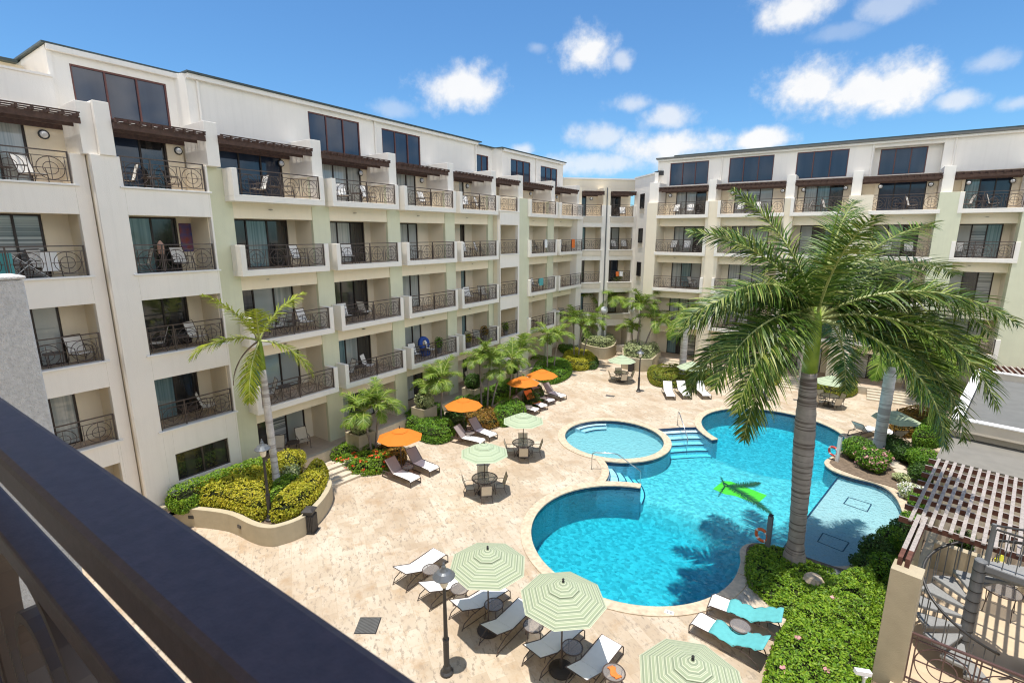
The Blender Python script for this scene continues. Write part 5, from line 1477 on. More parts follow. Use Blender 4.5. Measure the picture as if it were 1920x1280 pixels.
for b, (ua, ub) in enumerate([(-13.6, -10.9), (-8.9, -5.9), (-4.0, -1.4), (.6, 3.2), (5.0, 7.2)]):
    for k in (4, 3, 2):
        if b == 4 and k == 2: continue
        rr = random.Random(b * 7 + k)
        mid = (ua + ub) / 2 + rr.uniform(-.4, .4)
        where = "back right wing %s, %s from left" % (FLN[k], RB_[b]) if b else "back right wing %s, leftmost bay" % FLN[k]
        if rr.random() < .85: put(RW, CH, mid - .62, .95 + rr.uniform(-.2, .2), k, rr.choice((rr.uniform(-.4, 0), -1.4)), "left white sling chair, " + where, GC)
        if rr.random() < .85: put(RW, CH, mid + .62, .95 + rr.uniform(-.2, .2), k, rr.choice((rr.uniform(0, .4), 1.3)), "right white sling chair, " + where, GC)
        put(RW, BT, mid, 1.0, k, 0, "small round table, " + where, GT)
for u, n_ in ((3.6, "left"), (4.5, "right")):
    put(CW, CH, u, 1.0, 3, .2 if u < 4 else -.2, n_ + " white chair on the third balcony row up of the corner block", GC)
put(CW, CH, 4.2, 1.0, 4, -.3, "single white chair on the top balcony of the corner block", GC)
# patio furniture, left wing ground floor
put(LW, CHB, 12.0, 1.0, 0, -.6, "beige chair beside the slim palm on the left ground floor patio", "chairs on the ground floor patio")
put(LW, CHB, 13.3, .95, 0, -.3, "beige chair at the far end of the left ground floor patio behind the lamp", "chairs on the ground floor patio")
put(LW, BT, 12.7, 1.05, 0, 0, "round metal table between the two chairs of the left ground floor patio", "small tables on the balconies")
put(LW, CHB, 26.2, 1.1, 0, .4, "beige chair on the shaded patio behind the three-stemmed palms", "chairs on the ground floor patio")
put(RW, CHB, -9.0, 1.6, 0, .2, "dark chair on the back patio beside the pale palm trunk", "chairs on the ground floor patio")
# clothes airer, towels, plants and the picture on the balconies
ar = empty("clothes_airer", LW.matrix_world @ Vector((4.55, -.75, FL[3] + .0125)), R(90), "white folding clothes airer with towels on the leftmost third row balcony", "clothes airer")
m = MB()
for s in (-.25, .25):
    m.tube([(-.55, s, 0), (.35, s, .85)], .011, 5); m.tube([(.55, s, 0), (-.35, s, .85)], .011, 5)
for x in (-.35, -.12, .12, .35): m.tube([(x, -.25, .85), (x, .25, .85)], .008, 4)
m.tube([(-.8, -.25, .9), (.8, -.25, .9)], .01, 4); m.build("frame", "camera_white", ar)
m = MB(); m.box(.30, .72, -.29, -.25, .30, .92); m.build("white_towel", "towel_white", ar)
m = MB(); m.box(-.95, -.35, -.28, -.25, .25, .90); m.build("green_towel", "towel_turquoise", ar)
def drape(root, u, k, d, wdt, h, m, label, cat="towel"):
    p = root.matrix_world @ Vector((u, -d, FL[k] + 1.05))
    t = MB(); n = 8
    for s in (0, 1):
        pass
    pr = [(-.05, -h), (-.045, -.02), (0, .015), (.045, -.02), (.05, -h * .7)]
    for q in range(n):
        x0, x1 = wdt * q / n, wdt * (q + 1) / n; o0, o1 = .012 * math.sin(q * 2.1), .012 * math.sin((q + 1) * 2.1)
        for a in range(4): t.quad((x0, pr[a][0] + o0, pr[a][1]), (x1, pr[a][0] + o1, pr[a][1]), (x1, pr[a + 1][0] + o1, pr[a + 1][1]), (x0, pr[a + 1][0] + o0, pr[a + 1][1]))
    o = t.build("towel", m); o.location = p; o.rotation_euler = root.rotation_euler
    sm = o.modifiers.new("thickness", "SOLIDIFY"); sm.thickness = .012
    tag(o, label, cat)
drape(LW, 38.9, 3, 2.08, .5, .7, "towel_orange", "orange towel over the third row railing of the sixth projecting bay")
drape(LW, 34.4, 3, 2.08, .35, .6, "towel_white", "white towel over the third row railing of the fifth projecting bay")
drape(LW, 33.6, 2, 2.08, .6, .55, "towel_turquoise", "turquoise towel over the second row railing of the fifth projecting bay")
drape(CW, 3.6, 2, 1.51, .25, .4, "towel_orange", "red-orange cloth on the second row railing of the corner block")
drape(CW, 3.95, 2, 1.51, .3, .4, "towel_white", "white cloth on the second row railing of the corner block")
m = MB(); m.box(-.22, .22, -.02, .02, -.55, .55); a_ = m.build("painting", "art_blue"); a_.location = LW.matrix_world @ Vector((9.62, -.03, FL[3] + 1.35)); a_.rotation_euler = (0, 0, R(90)); tag(a_, "tall dark blue and red abstract picture on a left balcony's back wall", "picture")
lan = empty("lantern", LW.matrix_world @ Vector((8.15, -1.35, FL[3] + .0125)), R(90), "copper lantern on a stand behind the railing of the second flush bay", "lantern")
m = MB(); m.tube([(0, 0, 0), (0, 0, .75)], .02, 6); m.lathe([(.15, 0), (.15, .03)], 12); m.build("stand", "rail_paint", lan)
m = MB(); m.lathe([(.09, .75), (.11, .8), (.11, 1.1), (.05, 1.2), (.02, 1.24)], 12); m.build("lamp_body", "terracotta", lan)
for (u, k, d, lab, m_) in ((25.2, 1, 1.75, "yellow-green potted plant at the near end of a first row balcony", "leaf_yellow"), (27.7, 1, 1.2, "golden potted plant at the far end of a first row balcony", "leaf_croton"), (29.9, 1, 1.5, "fern in a hanging pot on the flush first row balcony", "leaf_bright"), (22.9, 1, 1.3, "small green potted plant on the third projecting bay, first row", "leaf_green")):
    p = LW.matrix_world @ Vector((u, -d, FL[k] + .0125)); t = empty("potted_plant", p, 0, lab, "plant")
    m = MB(); m.lathe([(.13, 0), (.19, .38), (.17, .38), (.16, .33)], 12); m.build("pot", "pot_grey", t)
    b = bush("foliage", (0, 0, .30), .32, .75, m_, None, None, seed=int(u * 10), dens=300); b.parent = t
rr_ = empty("pool_float_toy", LW.matrix_world @ Vector((22.0, -.9, FL[1] + .0125)), R(90), "blue inflatable chair on the first row balcony of the third projecting bay", "inflatable")
m = MB(); m.tube(ring_pts((0, .05, .75), .30, 18, (1, 0, 0), (0, .25, 1)), .15, 8, closed=True); m.build("back_cushion", "cushion_blue", rr_, smooth=True)
m = MB(); m.lathe([(.30, .0), (.36, .12), (.30, .30)], 14); m.build("seat_cushion", "cushion_blue", rr_, smooth=True)
# ground floor plants
for (px, py, lab) in ((1210, 640, "potted palm in a pale pink pot at the mouth of the dark passage"),):
    p = g(1170, 640); t = empty("potted_plant", (p.x, p.y, 0), 0, lab, "plant")
    m = MB(); m.lathe([(.25, .0), (.34, .9), (.30, .9)], 12); m.build("pot", "terracotta", t)
    for q in range(6):
        o = link("frond", SMALL[q % 4], t); o.location = (0, 0, .9); o.rotation_euler = (0, 0, q * 1.1); o.scale = (.6,) * 3
p = g(1808, 1020, 1.0); t = empty("potted_plant", (p.x, p.y, .3), 0, "spiky plant in a grey pot behind the spiral stair's balusters", "plant")
m = MB(); m.lathe([(.20, 0), (.30, .6), (.26, .6), (.25, .52)], 14); m.build("pot", "pot_grey", t)
b = bush("foliage", (0, 0, .45), .33, .8, "leaf_dark", None, None, seed=77, dens=300); b.parent = t
p = g(1893, 1078, .9); c = place(CHB, (p.x, p.y, .30), R(60), "chair under the stair platform with a yellow-green towel", "chairs on the ground floor patio")
m = MB(); m.box(-.24, .24, -.02, .02, -.45, .05); a_ = m.build("towel", "towel_yellow"); a_.location = (p.x - .25, p.y + .2, 1.25); a_.rotation_euler = (R(-15), 0, R(60)); tag(a_, "yellow-green towel hung over the chair under the stair platform", "towel")
# white security camera
p = g(1622, 1262, 1.2); t = empty("security_camera", (p.x, p.y, 0), R(30), "white security camera head at the bottom edge beside the hedge strip", "camera")
m = MB(); m.tube([(0, 0, 0), (0, 0, 1.1)], .03, 8); m.build("post", "camera_white", t)
m = MB(); m.bar((-.22, 0, 1.24), (.12, 0, 1.20), .11, .10); m.build("housing", "camera_white", t); m = MB(); m.lathe([(.05, 1.08), (.07, 1.14), (.04, 1.18)], 10); m.build("mount", "camera_white", t)

# ------------------------------------------------------------------ loungers, parasols, tables
def lounger(label, fabric, back=45, kind=0, group=None, seat="sling_white"):
    """foot end at +y, head at -y; back: angle of the raised backrest"""
    t = empty("sun_lounger", (0, 0, 0), 0, label, "sun lounger", group)
    hz = .36; hy = -.28; bl = .80; y1 = .98
    a = R(back); bx = Vector((0, -math.cos(a), math.sin(a)))
    top = Vector((0, hy, hz)) + bx * bl
    m = MB()
    for s in (-.33, .33):
        m.tube([(s, y1, hz - .10), (s, y1 - .08, hz - .01), (s, .5, hz), (s, hy, hz)], .017, 6)
        m.tube([(s, hy, hz), (s, hy - .35, hz - .03), (s, -.95, hz - .16)], .016, 6) if kind == 0 else m.tube([(s, hy, hz), (s, -.98, hz - .02)], .024, 6)
        m.tube([(s, hy, hz), (s, top.y, top.z)], .016, 6)
    m.tube([(-.33, top.y, top.z), (.33, top.y, top.z)], .016, 6); m.tube([(-.33, y1, hz - .10), (.33, y1, hz - .10)], .016, 6)
    m.tube([(-.33, -.5, .30), (.33, -.5, .30)], .014, 5)
    sp_ = Vector((0, hy, hz)) + bx * (bl * .55)
    for s in (-.24, .24): m.tube([(s, sp_.y, sp_.z), (s, -.72 - .02, hz - .08)], .012, 5)
    m.build("frame", "rail_paint", t)
    for s in (-.33, .33):
        for (yy, out) in ((y1, .0), (-.95, -.10)):
            fr_ = .017 if kind == 0 else .024
            l = MB(); z_ = hz - .10 if yy > 0 else (hz - .16 if kind == 0 else hz - .02)
            l.tube([(s, yy, z_), (s, yy + out * .5, z_ * .5), (s, yy + out, 0)], fr_, 6); l.build("leg", "rail_paint", t)
        l = MB(); l.tube([(s, y1, .05), (s, -1.0, .05)], .013 if kind == 0 else .024, 5); l.build("runner", "rail_paint", t)
    m = MB()
    ys = [y1 - .02, y1 - .10, .5, .1, hy]; zs = [hz - .07, hz + .004, hz - .012, hz - .018, hz]
    m.grid(1, 4, lambda i_, q: ((-.315, .315)[i_], ys[q], zs[q]))
    o = m.build("seat_sling", seat, t); o.modifiers.new("s", "SOLIDIFY").thickness = .012
    m = MB(); n_ = Vector((0, math.sin(a), math.cos(a)))
    m.grid(1, 3, lambda i_, q: ((-.315, .315)[i_], hy + bx.y * (bl * q / 3 * .98 + .01), hz + bx.z * (bl * q / 3 * .98 + .01)))
    o = m.build("back_sling", fabric, t); o.modifiers.new("s", "SOLIDIFY").thickness = .012
    return t
LG = {"front": lounger("front", "sling_white", 24), "side": lounger("side", "sling_grey", 48, 1), "far": lounger("far", "sling_white", 45, 1)}
def lay(proto, head, foot, label, group):
    A, B = Vector(head[:2]), Vector(foot[:2]); c = (A + B) / 2; d = B - A
    return place(LG[proto], (c.x, c.y, .006), math.atan2(d.y, d.x) - PI / 2, label, group, .92)
G1 = "loungers in the front row by the pool"
for i, (hx, hy_, fx, fy, lab) in enumerate([
        (755, 1100, 825, 1050, "white sling lounger at the left end of the front row, beside the lamp post"), (802, 1132, 880, 1085, "white sling lounger behind the front lamp post, second in the row"),
        (864, 1166, 938, 1117, "white sling lounger half under the left striped parasol, third in the row"), (924, 1211, 985, 1150, "shaded lounger under the left striped parasol, fourth in the row"),
        (1003, 1255, 1075, 1190, "shaded lounger under the middle striped parasol, fifth in the row"), (1085, 1297, 1145, 1222, "lounger half in the shade of the middle striped parasol, last in the row")]):
    lay("front", g(hx, hy_), g(fx, fy), lab, G1)
T1 = [((1440, 1184), (1344, 1147), "farther one of the two loungers with a turquoise towel, next to the ground cover"), ((1415, 1238), (1310, 1181), "nearer one of the two loungers with a turquoise towel, next to the big hedge")]
for i, (h_, f_, lab) in enumerate(T1):
    lo = lay("front", g(*h_), g(*f_), lab, "loungers with turquoise towels")
    tw = MB(); hz = .36; a = R(24); N = 14; pr = []
    for q in range(N + 1):
        t_ = q / N
        if t_ < .42: pr.append((.42 - t_ / .42 * .70, hz + .022))
        else:
            s_ = (t_ - .42) / .58 * .86; pr.append((-.28 - math.cos(a) * s_, hz + math.sin(a) * s_ + .022))
    W_ = 9; rs = random.Random(i)
    def P(q_, j_):
        x = -.35 + .70 * j_ / W_ + .03 * math.sin(q_ * .8 + i); e_ = (abs(j_ / W_ - .5) * 2) ** 4
        dz_ = .012 * math.sin(q_ * 1.7 + j_ * 1.3 + i * 2) + .010 * math.sin(q_ * .6 - j_ * 2.1)
        return (x, pr[q_][0], pr[q_][1] + max(-.004, dz_) + .020 - .05 * e_ * (q_ % 3 == 0))
    tw.grid(N, W_, P)
    o = tw.build("towel", "towel_turquoise", None, smooth=True); o.modifiers.new("s", "SOLIDIFY").thickness = .015
    o.location = lo.location; o.rotation_euler = lo.rotation_euler; o.scale = (.92,) * 3
    tag(o, ["turquoise towel on the farther lounger by the ground cover", "turquoise towel on the nearer lounger by the big hedge"][i], "towel")
G2 = "grey and white loungers under the orange parasols"
for (h_, f_, lab) in [((728, 890), (780, 911), "left lounger under the nearest orange parasol"), ((770, 872), (812, 890), "right lounger under the nearest orange parasol"),
        ((853, 826), (905, 838), "left lounger under the second orange parasol, partly behind a striped canopy"), ((886, 812), (921, 825), "right lounger under the second orange parasol"),
        ((966, 769), (1002, 777), "front lounger of the four under the third and fourth orange parasols"), ((985, 757), (1021, 771), "lounger with an orange towel under the third orange parasol"),
        ((1000, 748), (1034, 760), "lounger just behind the one with the orange towel"), ((1022, 741), (1054, 751), "rearmost lounger beside the last orange parasol")]:
    lo = lay("side", g(*h_), g(*f_), lab, G2)
    if "with an orange" in lab:
        m = MB(); a = R(48)
        p0 = Vector((0, -.28, .385)); p1 = p0 + Vector((0, -math.cos(a), math.sin(a))) * .84
        for q in range(5):
            A, B = p0.lerp(p1, q / 5), p0.lerp(p1, (q + 1) / 5); m.quad((-.34, A.y + .02, A.z + .015), (.34, A.y + .02, A.z + .015), (.34, B.y + .02, B.z + .015), (-.34, B.y + .02, B.z + .015))
        m.quad((-.34, .3, .40), (.34, .35, .40), (.34, -.26, .395), (-.34, -.26, .395))
        o = m.build("towel", "towel_orange"); o.location = lo.location; o.rotation_euler = lo.rotation_euler; o.scale = (.92,) * 3; o.modifiers.new("s", "SOLIDIFY").thickness = .015
        tag(o, "orange towel over the back of a lounger under the third orange parasol", "towel")
G3 = "white loungers at the far side of the pool"
for (h_, f_, lab) in [((1249, 735), (1258, 752), "white lounger at the left in front of the mixed hedge, far side of the pool"), ((1273, 734), (1289, 751), "white lounger beside the thick pale palm trunk, far side of the pool"),
        ((1307, 734), (1326, 751), "white lounger under the far striped parasol, partly behind a frond"), ((1412, 730), (1424, 745), "white lounger next to the far lamp post behind the fronds"),
        ((1600, 822), (1640, 812), "lounger on the right beside the white-trunked palm, seen side on"), ((1690, 838), (1655, 815), "lounger behind the white-trunked palm with its head to the right")]:
    lay("far", g(*h_), g(*f_), lab, G3)
def parasol(kind, h=2.5, r=1.45, n=8, seed=0):
    t = empty("parasol", (0, 0, 0), 0, "", "parasol")
    vm = {"orange": "canopy_orange", "stripes": "canopy_stripes", "pale": "canopy_pale"}[kind]
    m = MB(); m.tube([(0, 0, .04), (0, 0, h - .02)], .021, 8); m.build("pole", "rail_paint", t)
    m = MB(); m.lathe([(.32, 0), (.32, .03), (.24, .06), (.06, .08), (.05, .30), (.03, .31)], 20); m.build("base", "umbrella_base", t)
    zr, dip = h - .44 * r, .0
    me = bpy.data.meshes.new("canopy"); bm = bmesh.new(); uvl = bm.loops.layers.uv.new("UVMap")
    rings = 6
    def ringp(k, q, lim0, lim1, za, zb):
        f = lim0 + (lim1 - lim0) * q / rings
        a = 2 * PI * k / n; return Vector((r * f * math.cos(a), r * f * math.sin(a), za + (zb - za) * ((f - lim0) / (lim1 - lim0)) ** 1.12))
    def panel(l0, l1, za, zb):
        for k in range(n):
            for q in range(rings):
                A, B = ringp(k, q, l0, l1, za, zb), ringp(k + 1, q, l0, l1, za, zb); C, D = ringp(k + 1, q + 1, l0, l1, za, zb), ringp(k, q + 1, l0, l1, za, zb)
                f0, f1 = l0 + (l1 - l0) * q / rings, l0 + (l1 - l0) * (q + 1) / rings
                pts = [A, B, C, D] if f0 > .001 else [A, C, D]
                uvs = [f0, f0, f1, f1] if f0 > .001 else [f0, f1, f1]
                f = bm.faces.new([bm.verts.new(p) for p in pts])
                for lp, u in zip(f.loops, uvs): lp[uvl].uv = (u, 0)
    panel(.26, 1.0, h - .13, zr)
    bm.to_mesh(me); bm.free(); me.materials.append(MATS[vm])
    o = link("canopy", me, t)
    me2 = bpy.data.meshes.new("vent"); bm = bmesh.new(); uvl = bm.loops.layers.uv.new("UVMap"); panel(0, .36, h, h - .145); bm.to_mesh(me2); bm.free(); me2.materials.append(MATS[vm])
    link("vent", me2, t)
    m = MB(); m.lathe([(.02, h - .02), (.035, h + .03), (.02, h + .05), (.035, h + .08), (.01, h + .11)], 8); m.build("finial", "lamp_black", t)
    m = MB()
    for k in range(n):
        a = 2 * PI * k / n; m.bar((.03 * math.cos(a), .03 * math.sin(a), h - .17), (r * .97 * math.cos(a), r * .97 * math.sin(a), zr + .0), .012)
    m.build("ribs", "rail_paint", t)
    if kind != "pale": t["tilt"] = 0
    return t
UO = parasol("orange", 2.12, 1.06); US = parasol("stripes", 2.54, 1.08); UP = parasol("pale", 2.28, 1.04); UPF = parasol("pale", 2.05, 1.05)
for (px, py, lab) in [(753, 883, "orange parasol nearest the viewer, over the first pair of loungers"), (870.4, 815, "second orange parasol, beside the pair of palms")]:
    p = g(px, py); place(UO, (p.x, p.y, .005), rnd.uniform(0, 1), lab, "orange parasols along the left beds")
for (px, py, lab) in [(981, 705, "third orange parasol, in front of the last one"), (1016.5, 692, "orange parasol farthest from the viewer")]:
    p = g(px, py, 2.15); place(UO, (p.x, p.y, .005), rnd.uniform(0, 1), lab, "orange parasols along the left beds")
p = g(916, 1182); place(US, (p.x, p.y, .005), .15, "green striped parasol over the third and fourth front loungers", "green striped parasols in front")
p = g(1052, 1256); place(US, (p.x, p.y, .005), .32, "green striped parasol at the pool edge in the middle of the front row", "green striped parasols in front")
p = g(1299, 1237, 2.55); place(US, (p.x, p.y, .005), .0, "green striped parasol cut off by the bottom edge of the picture", "green striped parasols in front")
# dining sets
def dining_table(label, rr=.54):
    t = empty("dining_table", (0, 0, 0), 0, label, "table")
    m = MB(); m.tube(ring_pts((0, 0, .70), .54, 28, (1, 0, 0), (0, 1, 0)), .022, 6, closed=True)
    for k in range(2): a = k * PI / 2 + .4; m.bar((.53 * math.cos(a), .53 * math.sin(a), .69), (-.53 * math.cos(a), -.53 * math.sin(a), .69), .03, .02)
    m.build("rim", "rail_paint", t)
    m = MB(); m.lathe([(.53, .702), (.53, .710)], 28); m.build("table_top", "glass_table", t)
    for k in range(4):
        a = k * PI / 2 + .4; m = MB(); m.tube([(.50 * math.cos(a), .50 * math.sin(a), .69), (.22 * math.cos(a), .22 * math.sin(a), .38), (.42 * math.cos(a), .42 * math.sin(a), 0)], .018, 6); m.build("leg", "rail_paint", t)
    return t
DT = dining_table("")
for (px, py, rz, lab, um) in [(909, 925, .5, "near", UP), (981, 855, .35, "second", UP), (1164, 716, .4, "far", UPF), (1553, 762, .4, "right", UPF)]:
    p = g(px, py)
    nm = {"near": "near dining table between the pool and the orange parasols", "second": "dining table beside the round pool", "far": "far dining table by the raised planter", "right": "dining table at the right behind the big palm trunk"}[lab]
    place(DT, (p.x, p.y, .005), rz, "round bronze " + nm, "round dining tables")
    place(um, (p.x, p.y, .004), rz * .6, "pale green parasol over the " + nm, "pale green parasols over dining tables")
    for k in range(4):
        a = rz + k * PI / 2 + .25
        side = ["right", "back", "left", "front"][int(((a + PI / 4) % (2 * PI)) / (PI / 2)) % 4]
        place(CHB, (p.x + .66 * math.cos(a), p.y + .66 * math.sin(a), .004), a - PI / 2, "beige sling chair on the %s side of the %s" % (side, {"near": "nearest dining table", "second": "dining table by the round pool", "far": "far dining table by the planter", "right": "dining table behind the big palm trunk"}[lab]), "chairs round the dining tables", .84)
p = g(1294, 730); place(UPF, (p.x, p.y, .005), .3, "pale green parasol over the white loungers beside the thick palm trunk", "pale green parasols at the far side")
p = g(1682, 771, 2.05); place(UPF, (p.x, p.y, .005), .1, "pale green parasol half hidden behind the big palm's right fronds", "pale green parasols at the far side")
ST = glass_table((0, 0, 0), .27, .45, "", "round glass side tables by the loungers")
for (px, py, lab) in [(808, 1068, "glass side table between the first two front loungers"), (862, 1104, "glass side table between the second and third front loungers"), (926, 1134, "glass side table under the left striped parasol"),
        (1000, 1173, "glass side table between the two striped parasols"), (1073, 1214, "glass side table under the middle striped parasol"), (1151, 1261, "glass side table with an orange cloth at the end of the front row"),
        (1388, 1174, "dark side table between the two loungers with turquoise towels"), (765, 876, "side table between the loungers under the nearest orange parasol"), (881, 812, "side table between the loungers under the second orange parasol"), (990, 762, "side table in front of the lounger with the orange towel"), (1018, 746, "side table between the two rearmost loungers")]:
    p = g(px, py, .45); place(ST, (p.x, p.y, .005), rnd.uniform(0, 1), lab)
p = g(1151, 1261, .47); m = MB(); rs = random.Random(3)
i0 = 0
m.grid(9, 6, lambda q_, j_: (-.18 + .36 * q_ / 9, -.08 + .16 * j_ / 6 + .03 * math.sin(q_ * .9), .012 + .03 * math.sin(j_ * 1.5 + q_) ** 2))
o = m.build("cloth", "towel_orange", None, smooth=True); o.location = (p.x, p.y, .458); o.rotation_euler = (0, 0, R(-35)); o.modifiers.new("s", "SOLIDIFY").thickness = .02
tag(o, "crumpled orange cloth on the last side table of the front row", "cloth")

# ------------------------------------------------------------------ lamps, bins and pool things
def lamp(label):
    t = empty("street_lamp", (0, 0, 0), 0, label, "lamp post", "lamp posts round the pool")
    m = MB(); m.lathe([(.17, 0), (.17, .06), (.12, .10), (.10, .20), (.075, .24), (.075, .95), (.085, .98), (.085, 1.02), (.055, 1.06), (.040, 2.45), (.06, 2.5)], 14); m.build("post", "lamp_black", t, smooth=False)
    m = MB(); m.lathe([(.07, 2.5), (.095, 2.56), (.13, 2.78), (.125, 2.80)], 14); m.build("lamp_glass", "lamp_glass", t)
    m = MB(); m.lathe([(.27, 2.78), (.275, 2.80), (.17, 2.90), (.10, 2.93), (.06, 3.0), (.05, 3.06), (.02, 3.1), (.03, 3.13), (.01, 3.16)], 18); m.build("lamp_shade", "lamp_hood", t)
    return t
LP = lamp("")
for (px, py, z, lab) in [(838, 1262, 0, "tall black lamp post in front beside the first loungers"), (507, 975, .62, "black lamp post standing in the curved planter on the left"), (1197, 735, 0, "black lamp post at the far side near the raised planter"), (1433, 748, 0, "black lamp post behind the big palm's hanging frond")]:
    p = g(px, py, z); place(LP, (p.x, p.y, z), rnd.uniform(0, 1), lab)
def globe(px, py, z, lab):
    p = g(px, py, z)
for (u, lab, rt_, z) in ((2.45, "white globe lamp on the pillar of the corner block", CW, 4.0), (5.35, "white globe lamp at the right of the corner block", CW, 4.0)):
    p = rt_.matrix_world @ Vector((u, -1.68, 0)); t = empty("globe_lamp", (p.x, p.y, 0), R(45), lab, "lamp", "white globe lamps")
    m = MB(); m.tube([(0, -.25, 0), (0, -.25, z - .3)], .04, 8); m.build("post", "lamp_hood", t)
    m = MB(); m.lathe([(.35 * math.sin(q * PI / 10) + .001, z - .35 * math.cos(q * PI / 10)) for q in range(11)], 16, (0, -.25, 0)); m.build("globe", "sky_light_box", t, smooth=True)
def bin_(label):
    t = empty("litter_bin", (0, 0, 0), 0, label, "bin", "dark slatted litter bins")
    m = MB(); m.box(-.22, .22, -.22, .22, 0, .05); m.box(-.18, .18, -.18, .18, .05, .72); m.build("body", "bin_metal", t)
    m = MB()
    for s in range(6):
        x = -.165 + s * .066
        for y in (-.19, .19): m.box(x - .02, x + .02, y - .012, y + .012, .08, .70)
        m.box(-.202, -.178, x - .02, x + .02, .08, .70); m.box(.178, .202, x - .02, x + .02, .08, .70)
    m.build("slats", "bin_metal", t)
    m = MB(); m.box(-.16, .16, -.16, .16, .72, .86); m.build("opening_frame", "lamp_black", t)
    m = MB(); m.lathe([(.30, .86), (.30, .90), (.16, .99), (.02, 1.0)], 4); q = m.build("lid", "bin_metal", t); q.rotation_euler = (0, 0, PI / 4)
    return t
BN = bin_("")
p = g(583, 997); place(BN, (p.x, p.y, .004), .55, "dark slatted litter bin against the curved planter wall")
p = g(1183, 697); place(BN, (p.x, p.y, .004), .1, "dark litter bin against the faceted planter at the far side")
for i, (px, py, w_, d_, a, lab) in enumerate([(690, 1173, .62, .62, .6, "square drain grate near the foreground railing"), (906, 872, .6, .35, .3, "drain grate behind the near dining table"), (1144, 743, .6, .3, .2, "drain grate on the far paving left of the lamp post"), (1131, 695, .5, .3, .2, "drain grate in front of the far dining table"), (1144, 681, .5, .3, .2, "drain grate farthest back, by the curved planter"), (1439, 750, .6, .3, .2, "drain grate right of the far lamp post behind the fronds"), (1497, 751, .6, .3, .2, "drain grate in front of the steps at the far right")]):
    p = g(px, py); m = MB(); m.box(-w_ / 2, w_ / 2, -d_ / 2, d_ / 2, .003, .008); n = int(w_ / .035); m.cur = 1
    for q in range(n): x = -w_ / 2 + .02 + q * (w_ - .04) / n; m.box(x, x + .016, -d_ / 2 + .02, d_ / 2 - .02, .0081, .016)
    o = m.build("drain_grate", ["lamp_black", "roof_flat"]); o.location = (p.x, p.y, 0); o.rotation_euler = (0, 0, a); tag(o, lab, "drain")
def ring_post(px, py, ringm, rz, lab):
    p = g(px, py); t = empty("life_ring_post", (p.x, p.y, 0), rz, lab, "post")
    m = MB(); m.box(-.075, .075, -.05, .05, 0, 1.35); m.build("post", "grey_paint" if ringm == "ring_orange" else "trim_white", t)
    m = MB(); m.quad((-.075, -.05, 1.352), (.075, -.05, 1.352), (.075, .05, 1.42), (-.075, .05, 1.42)); m.build("post_cap", "lamp_black", t)
    m = MB(); m.tube(ring_pts((-.24, 0, .50), .21, 24, (1, 0, 0), (0, 0, 1)), .055, 8, closed=True); r_ = m.build("ring", ringm, t, smooth=True)
    m = MB()
    for a in (.8, 2.4, 4.0, 5.5):
        c = Vector((-.24 + .21 * math.cos(a), 0, .50 + .21 * math.sin(a))); d = Vector((-math.sin(a), 0, math.cos(a))); m.tube([c - d * .03, c + d * .03], .058, 8)
    m.build("ring_band", "trim_white", r_)
ring_post(1438, 1034, "ring_orange", R(-22), "grey post with an orange life ring at the pool edge by the royal palm")
ring_post(1569, 868, "ring_red", R(-32), "pale post with a red life ring at the pool nose by the bushes")
def handrail(pts, lab):
    t = MB(); t.tube([Vector(p) for p in pts], .024, 8); o = t.build("pool_handrail", "steel", None, smooth=True); tag(o, lab, "handrail")
a_, b_, c_, d_ = g(1109, 881), g(1113, 854, .85), g(1162, 860, .85), g(1197, 903, -.3)
handrail([(a_.x, a_.y, 0), (a_.x, a_.y, .6), (a_.x + .02, a_.y + .05, .80), (a_.x + .12, a_.y + .10, .86), (a_.x + .9, a_.y + .5, .86), (a_.x + 1.05, a_.y + .56, .82), (a_.x + 2.05, a_.y + .95, .10), (a_.x + 2.05, a_.y + .95, -.9)], "chrome handrail on the steps between the round pool and the near pool end")
a_ = g(1270, 798); d_ = Vector((.62, -1.0)).normalized()
handrail([(a_.x, a_.y, 0), (a_.x, a_.y, .75), (a_.x + d_.x * .08, a_.y + d_.y * .08, .86), (a_.x + d_.x * .2, a_.y + d_.y * .2, .85), (a_.x + d_.x * 2.0, a_.y + d_.y * 2.0, .05), (a_.x + d_.x * 2.0, a_.y + d_.y * 2.0, -.9)], "chrome handrail on the steps at the far pool end")
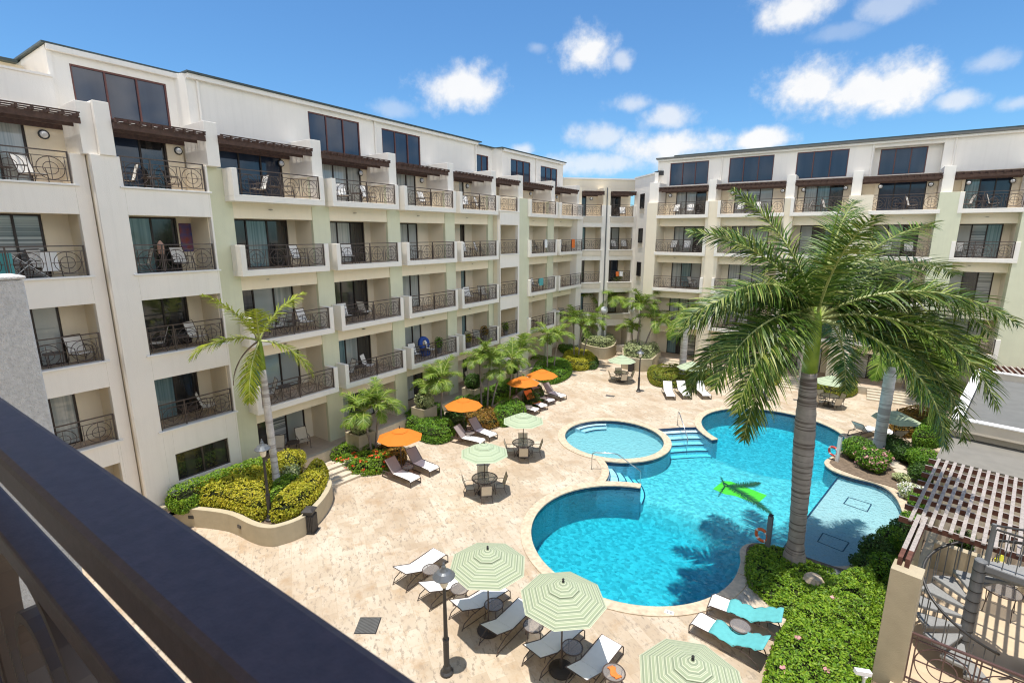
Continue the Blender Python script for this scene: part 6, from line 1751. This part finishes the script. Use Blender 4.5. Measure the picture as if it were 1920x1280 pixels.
# palm motif laid into the pool floor
zf = -.912
PM = empty("pool_motif", (0, 0, 0), 0, "lime green motif with a dark palm frond on the pool floor", "mosaic")
q = [g(*p, zf) for p in ((1337, 917), (1356, 902), (1370, 903), (1438, 929), (1420, 945), (1378, 930), (1360, 927))]
m = MB(); m.prism([(p.x, p.y) for p in q], zf - .02, zf); m.build("green_field", "float_green", PM)
for (x0, y0, x1, y1, bend, n_) in ((1356, 906, 1446, 964, -.2, 44), (1362, 913, 1424, 906, .3, 34), (1360, 912, 1347, 932, .1, 6), (1358, 912, 1351, 894, .1, 6)):
    p = g(x0, y0, zf); p2 = g(x1, y1, zf); dv_ = p2 - p
    frond_mb((p.x, p.y, zf + .02), math.atan2(dv_.y, dv_.x) - bend / 2, 0, 0, dv_.length, n_, .40 if n_ > 10 else .14, .036, 777 + n_, bend, .0, planes=1, bare=.08).build("frond", ["frond_wet", "frond_wet"], PM)
# depth marker on the coping
p = g(1255, 1148, .04); DM = empty("depth_marker", (p.x, p.y, 0), R(8), "small white depth tile reading 15 on the near pool coping", "marker")
m = MB(); m.box(-.13, .13, -.075, .075, .030, .0405); m.build("tile", "camera_white", DM)
m = MB(); zz_ = (.0406, .042)
m.box(-.055, -.037, -.045, .045, *zz_)
for bx_ in ((.005, .065, .028, .045), (.005, .022, .001, .0279), (.0221, .065, .001, .016), (.048, .065, -.028, .0009), (.005, .065, -.045, -.0281)): m.box(*bx_, *zz_)
m.build("number", "lamp_black", DM)
# steps from the patios down to the plaza
def stair(px_pts, n, depth_, lab, outward, width):
    p = g(*px_pts, .53); t = MB(); o = Vector(outward).normalized(); s = Vector((-o.y, o.x)) * width / 2
    for k in range(n):
        z1 = .53 * (n - k) / (n + 1); q0 = Vector((p.x, p.y)) + o * depth_ * k; q1 = q0 + o * depth_
        t.prism([tuple(q0 - s), tuple(q1 - s), tuple(q1 + s), tuple(q0 + s)], 0, z1)
    ob = t.build("patio_steps", "step_stone"); ob["kind"] = "structure"; return ob
stair((620, 868), 4, .34, "", (.99, -.1), 2.0)
stair((1370, 690), 4, .32, "", (0, -1), 3.2) if False else None
for (x, wd) in ((-10.9, 3.4), (-2.2, 3.2), (3.0, 3.0)):
    t = MB()
    for k in range(4): t.box(x - wd / 2, x + wd / 2, 41.24 - .34 * (k + 1), 41.24 - .34 * k, 0, .53 * (4 - k) / 5)
    ob = t.build("patio_steps", "step_stone"); ob["kind"] = "structure"
bk = MB(); p = g(640, 872, .5)
for pr_ in list(LG.values()) + [UO, US, UP, UPF, CH, CHB, BT, DT, ST, LP, BN]:
    if not pr_.get("used"):
        for c in list(pr_.children_recursive): bpy.data.objects.remove(c)
        bpy.data.objects.remove(pr_)
    else: del pr_["used"]
for o in bpy.data.objects:
    if "used" in o: del o["used"]
    if "tilt" in o: del o["tilt"]
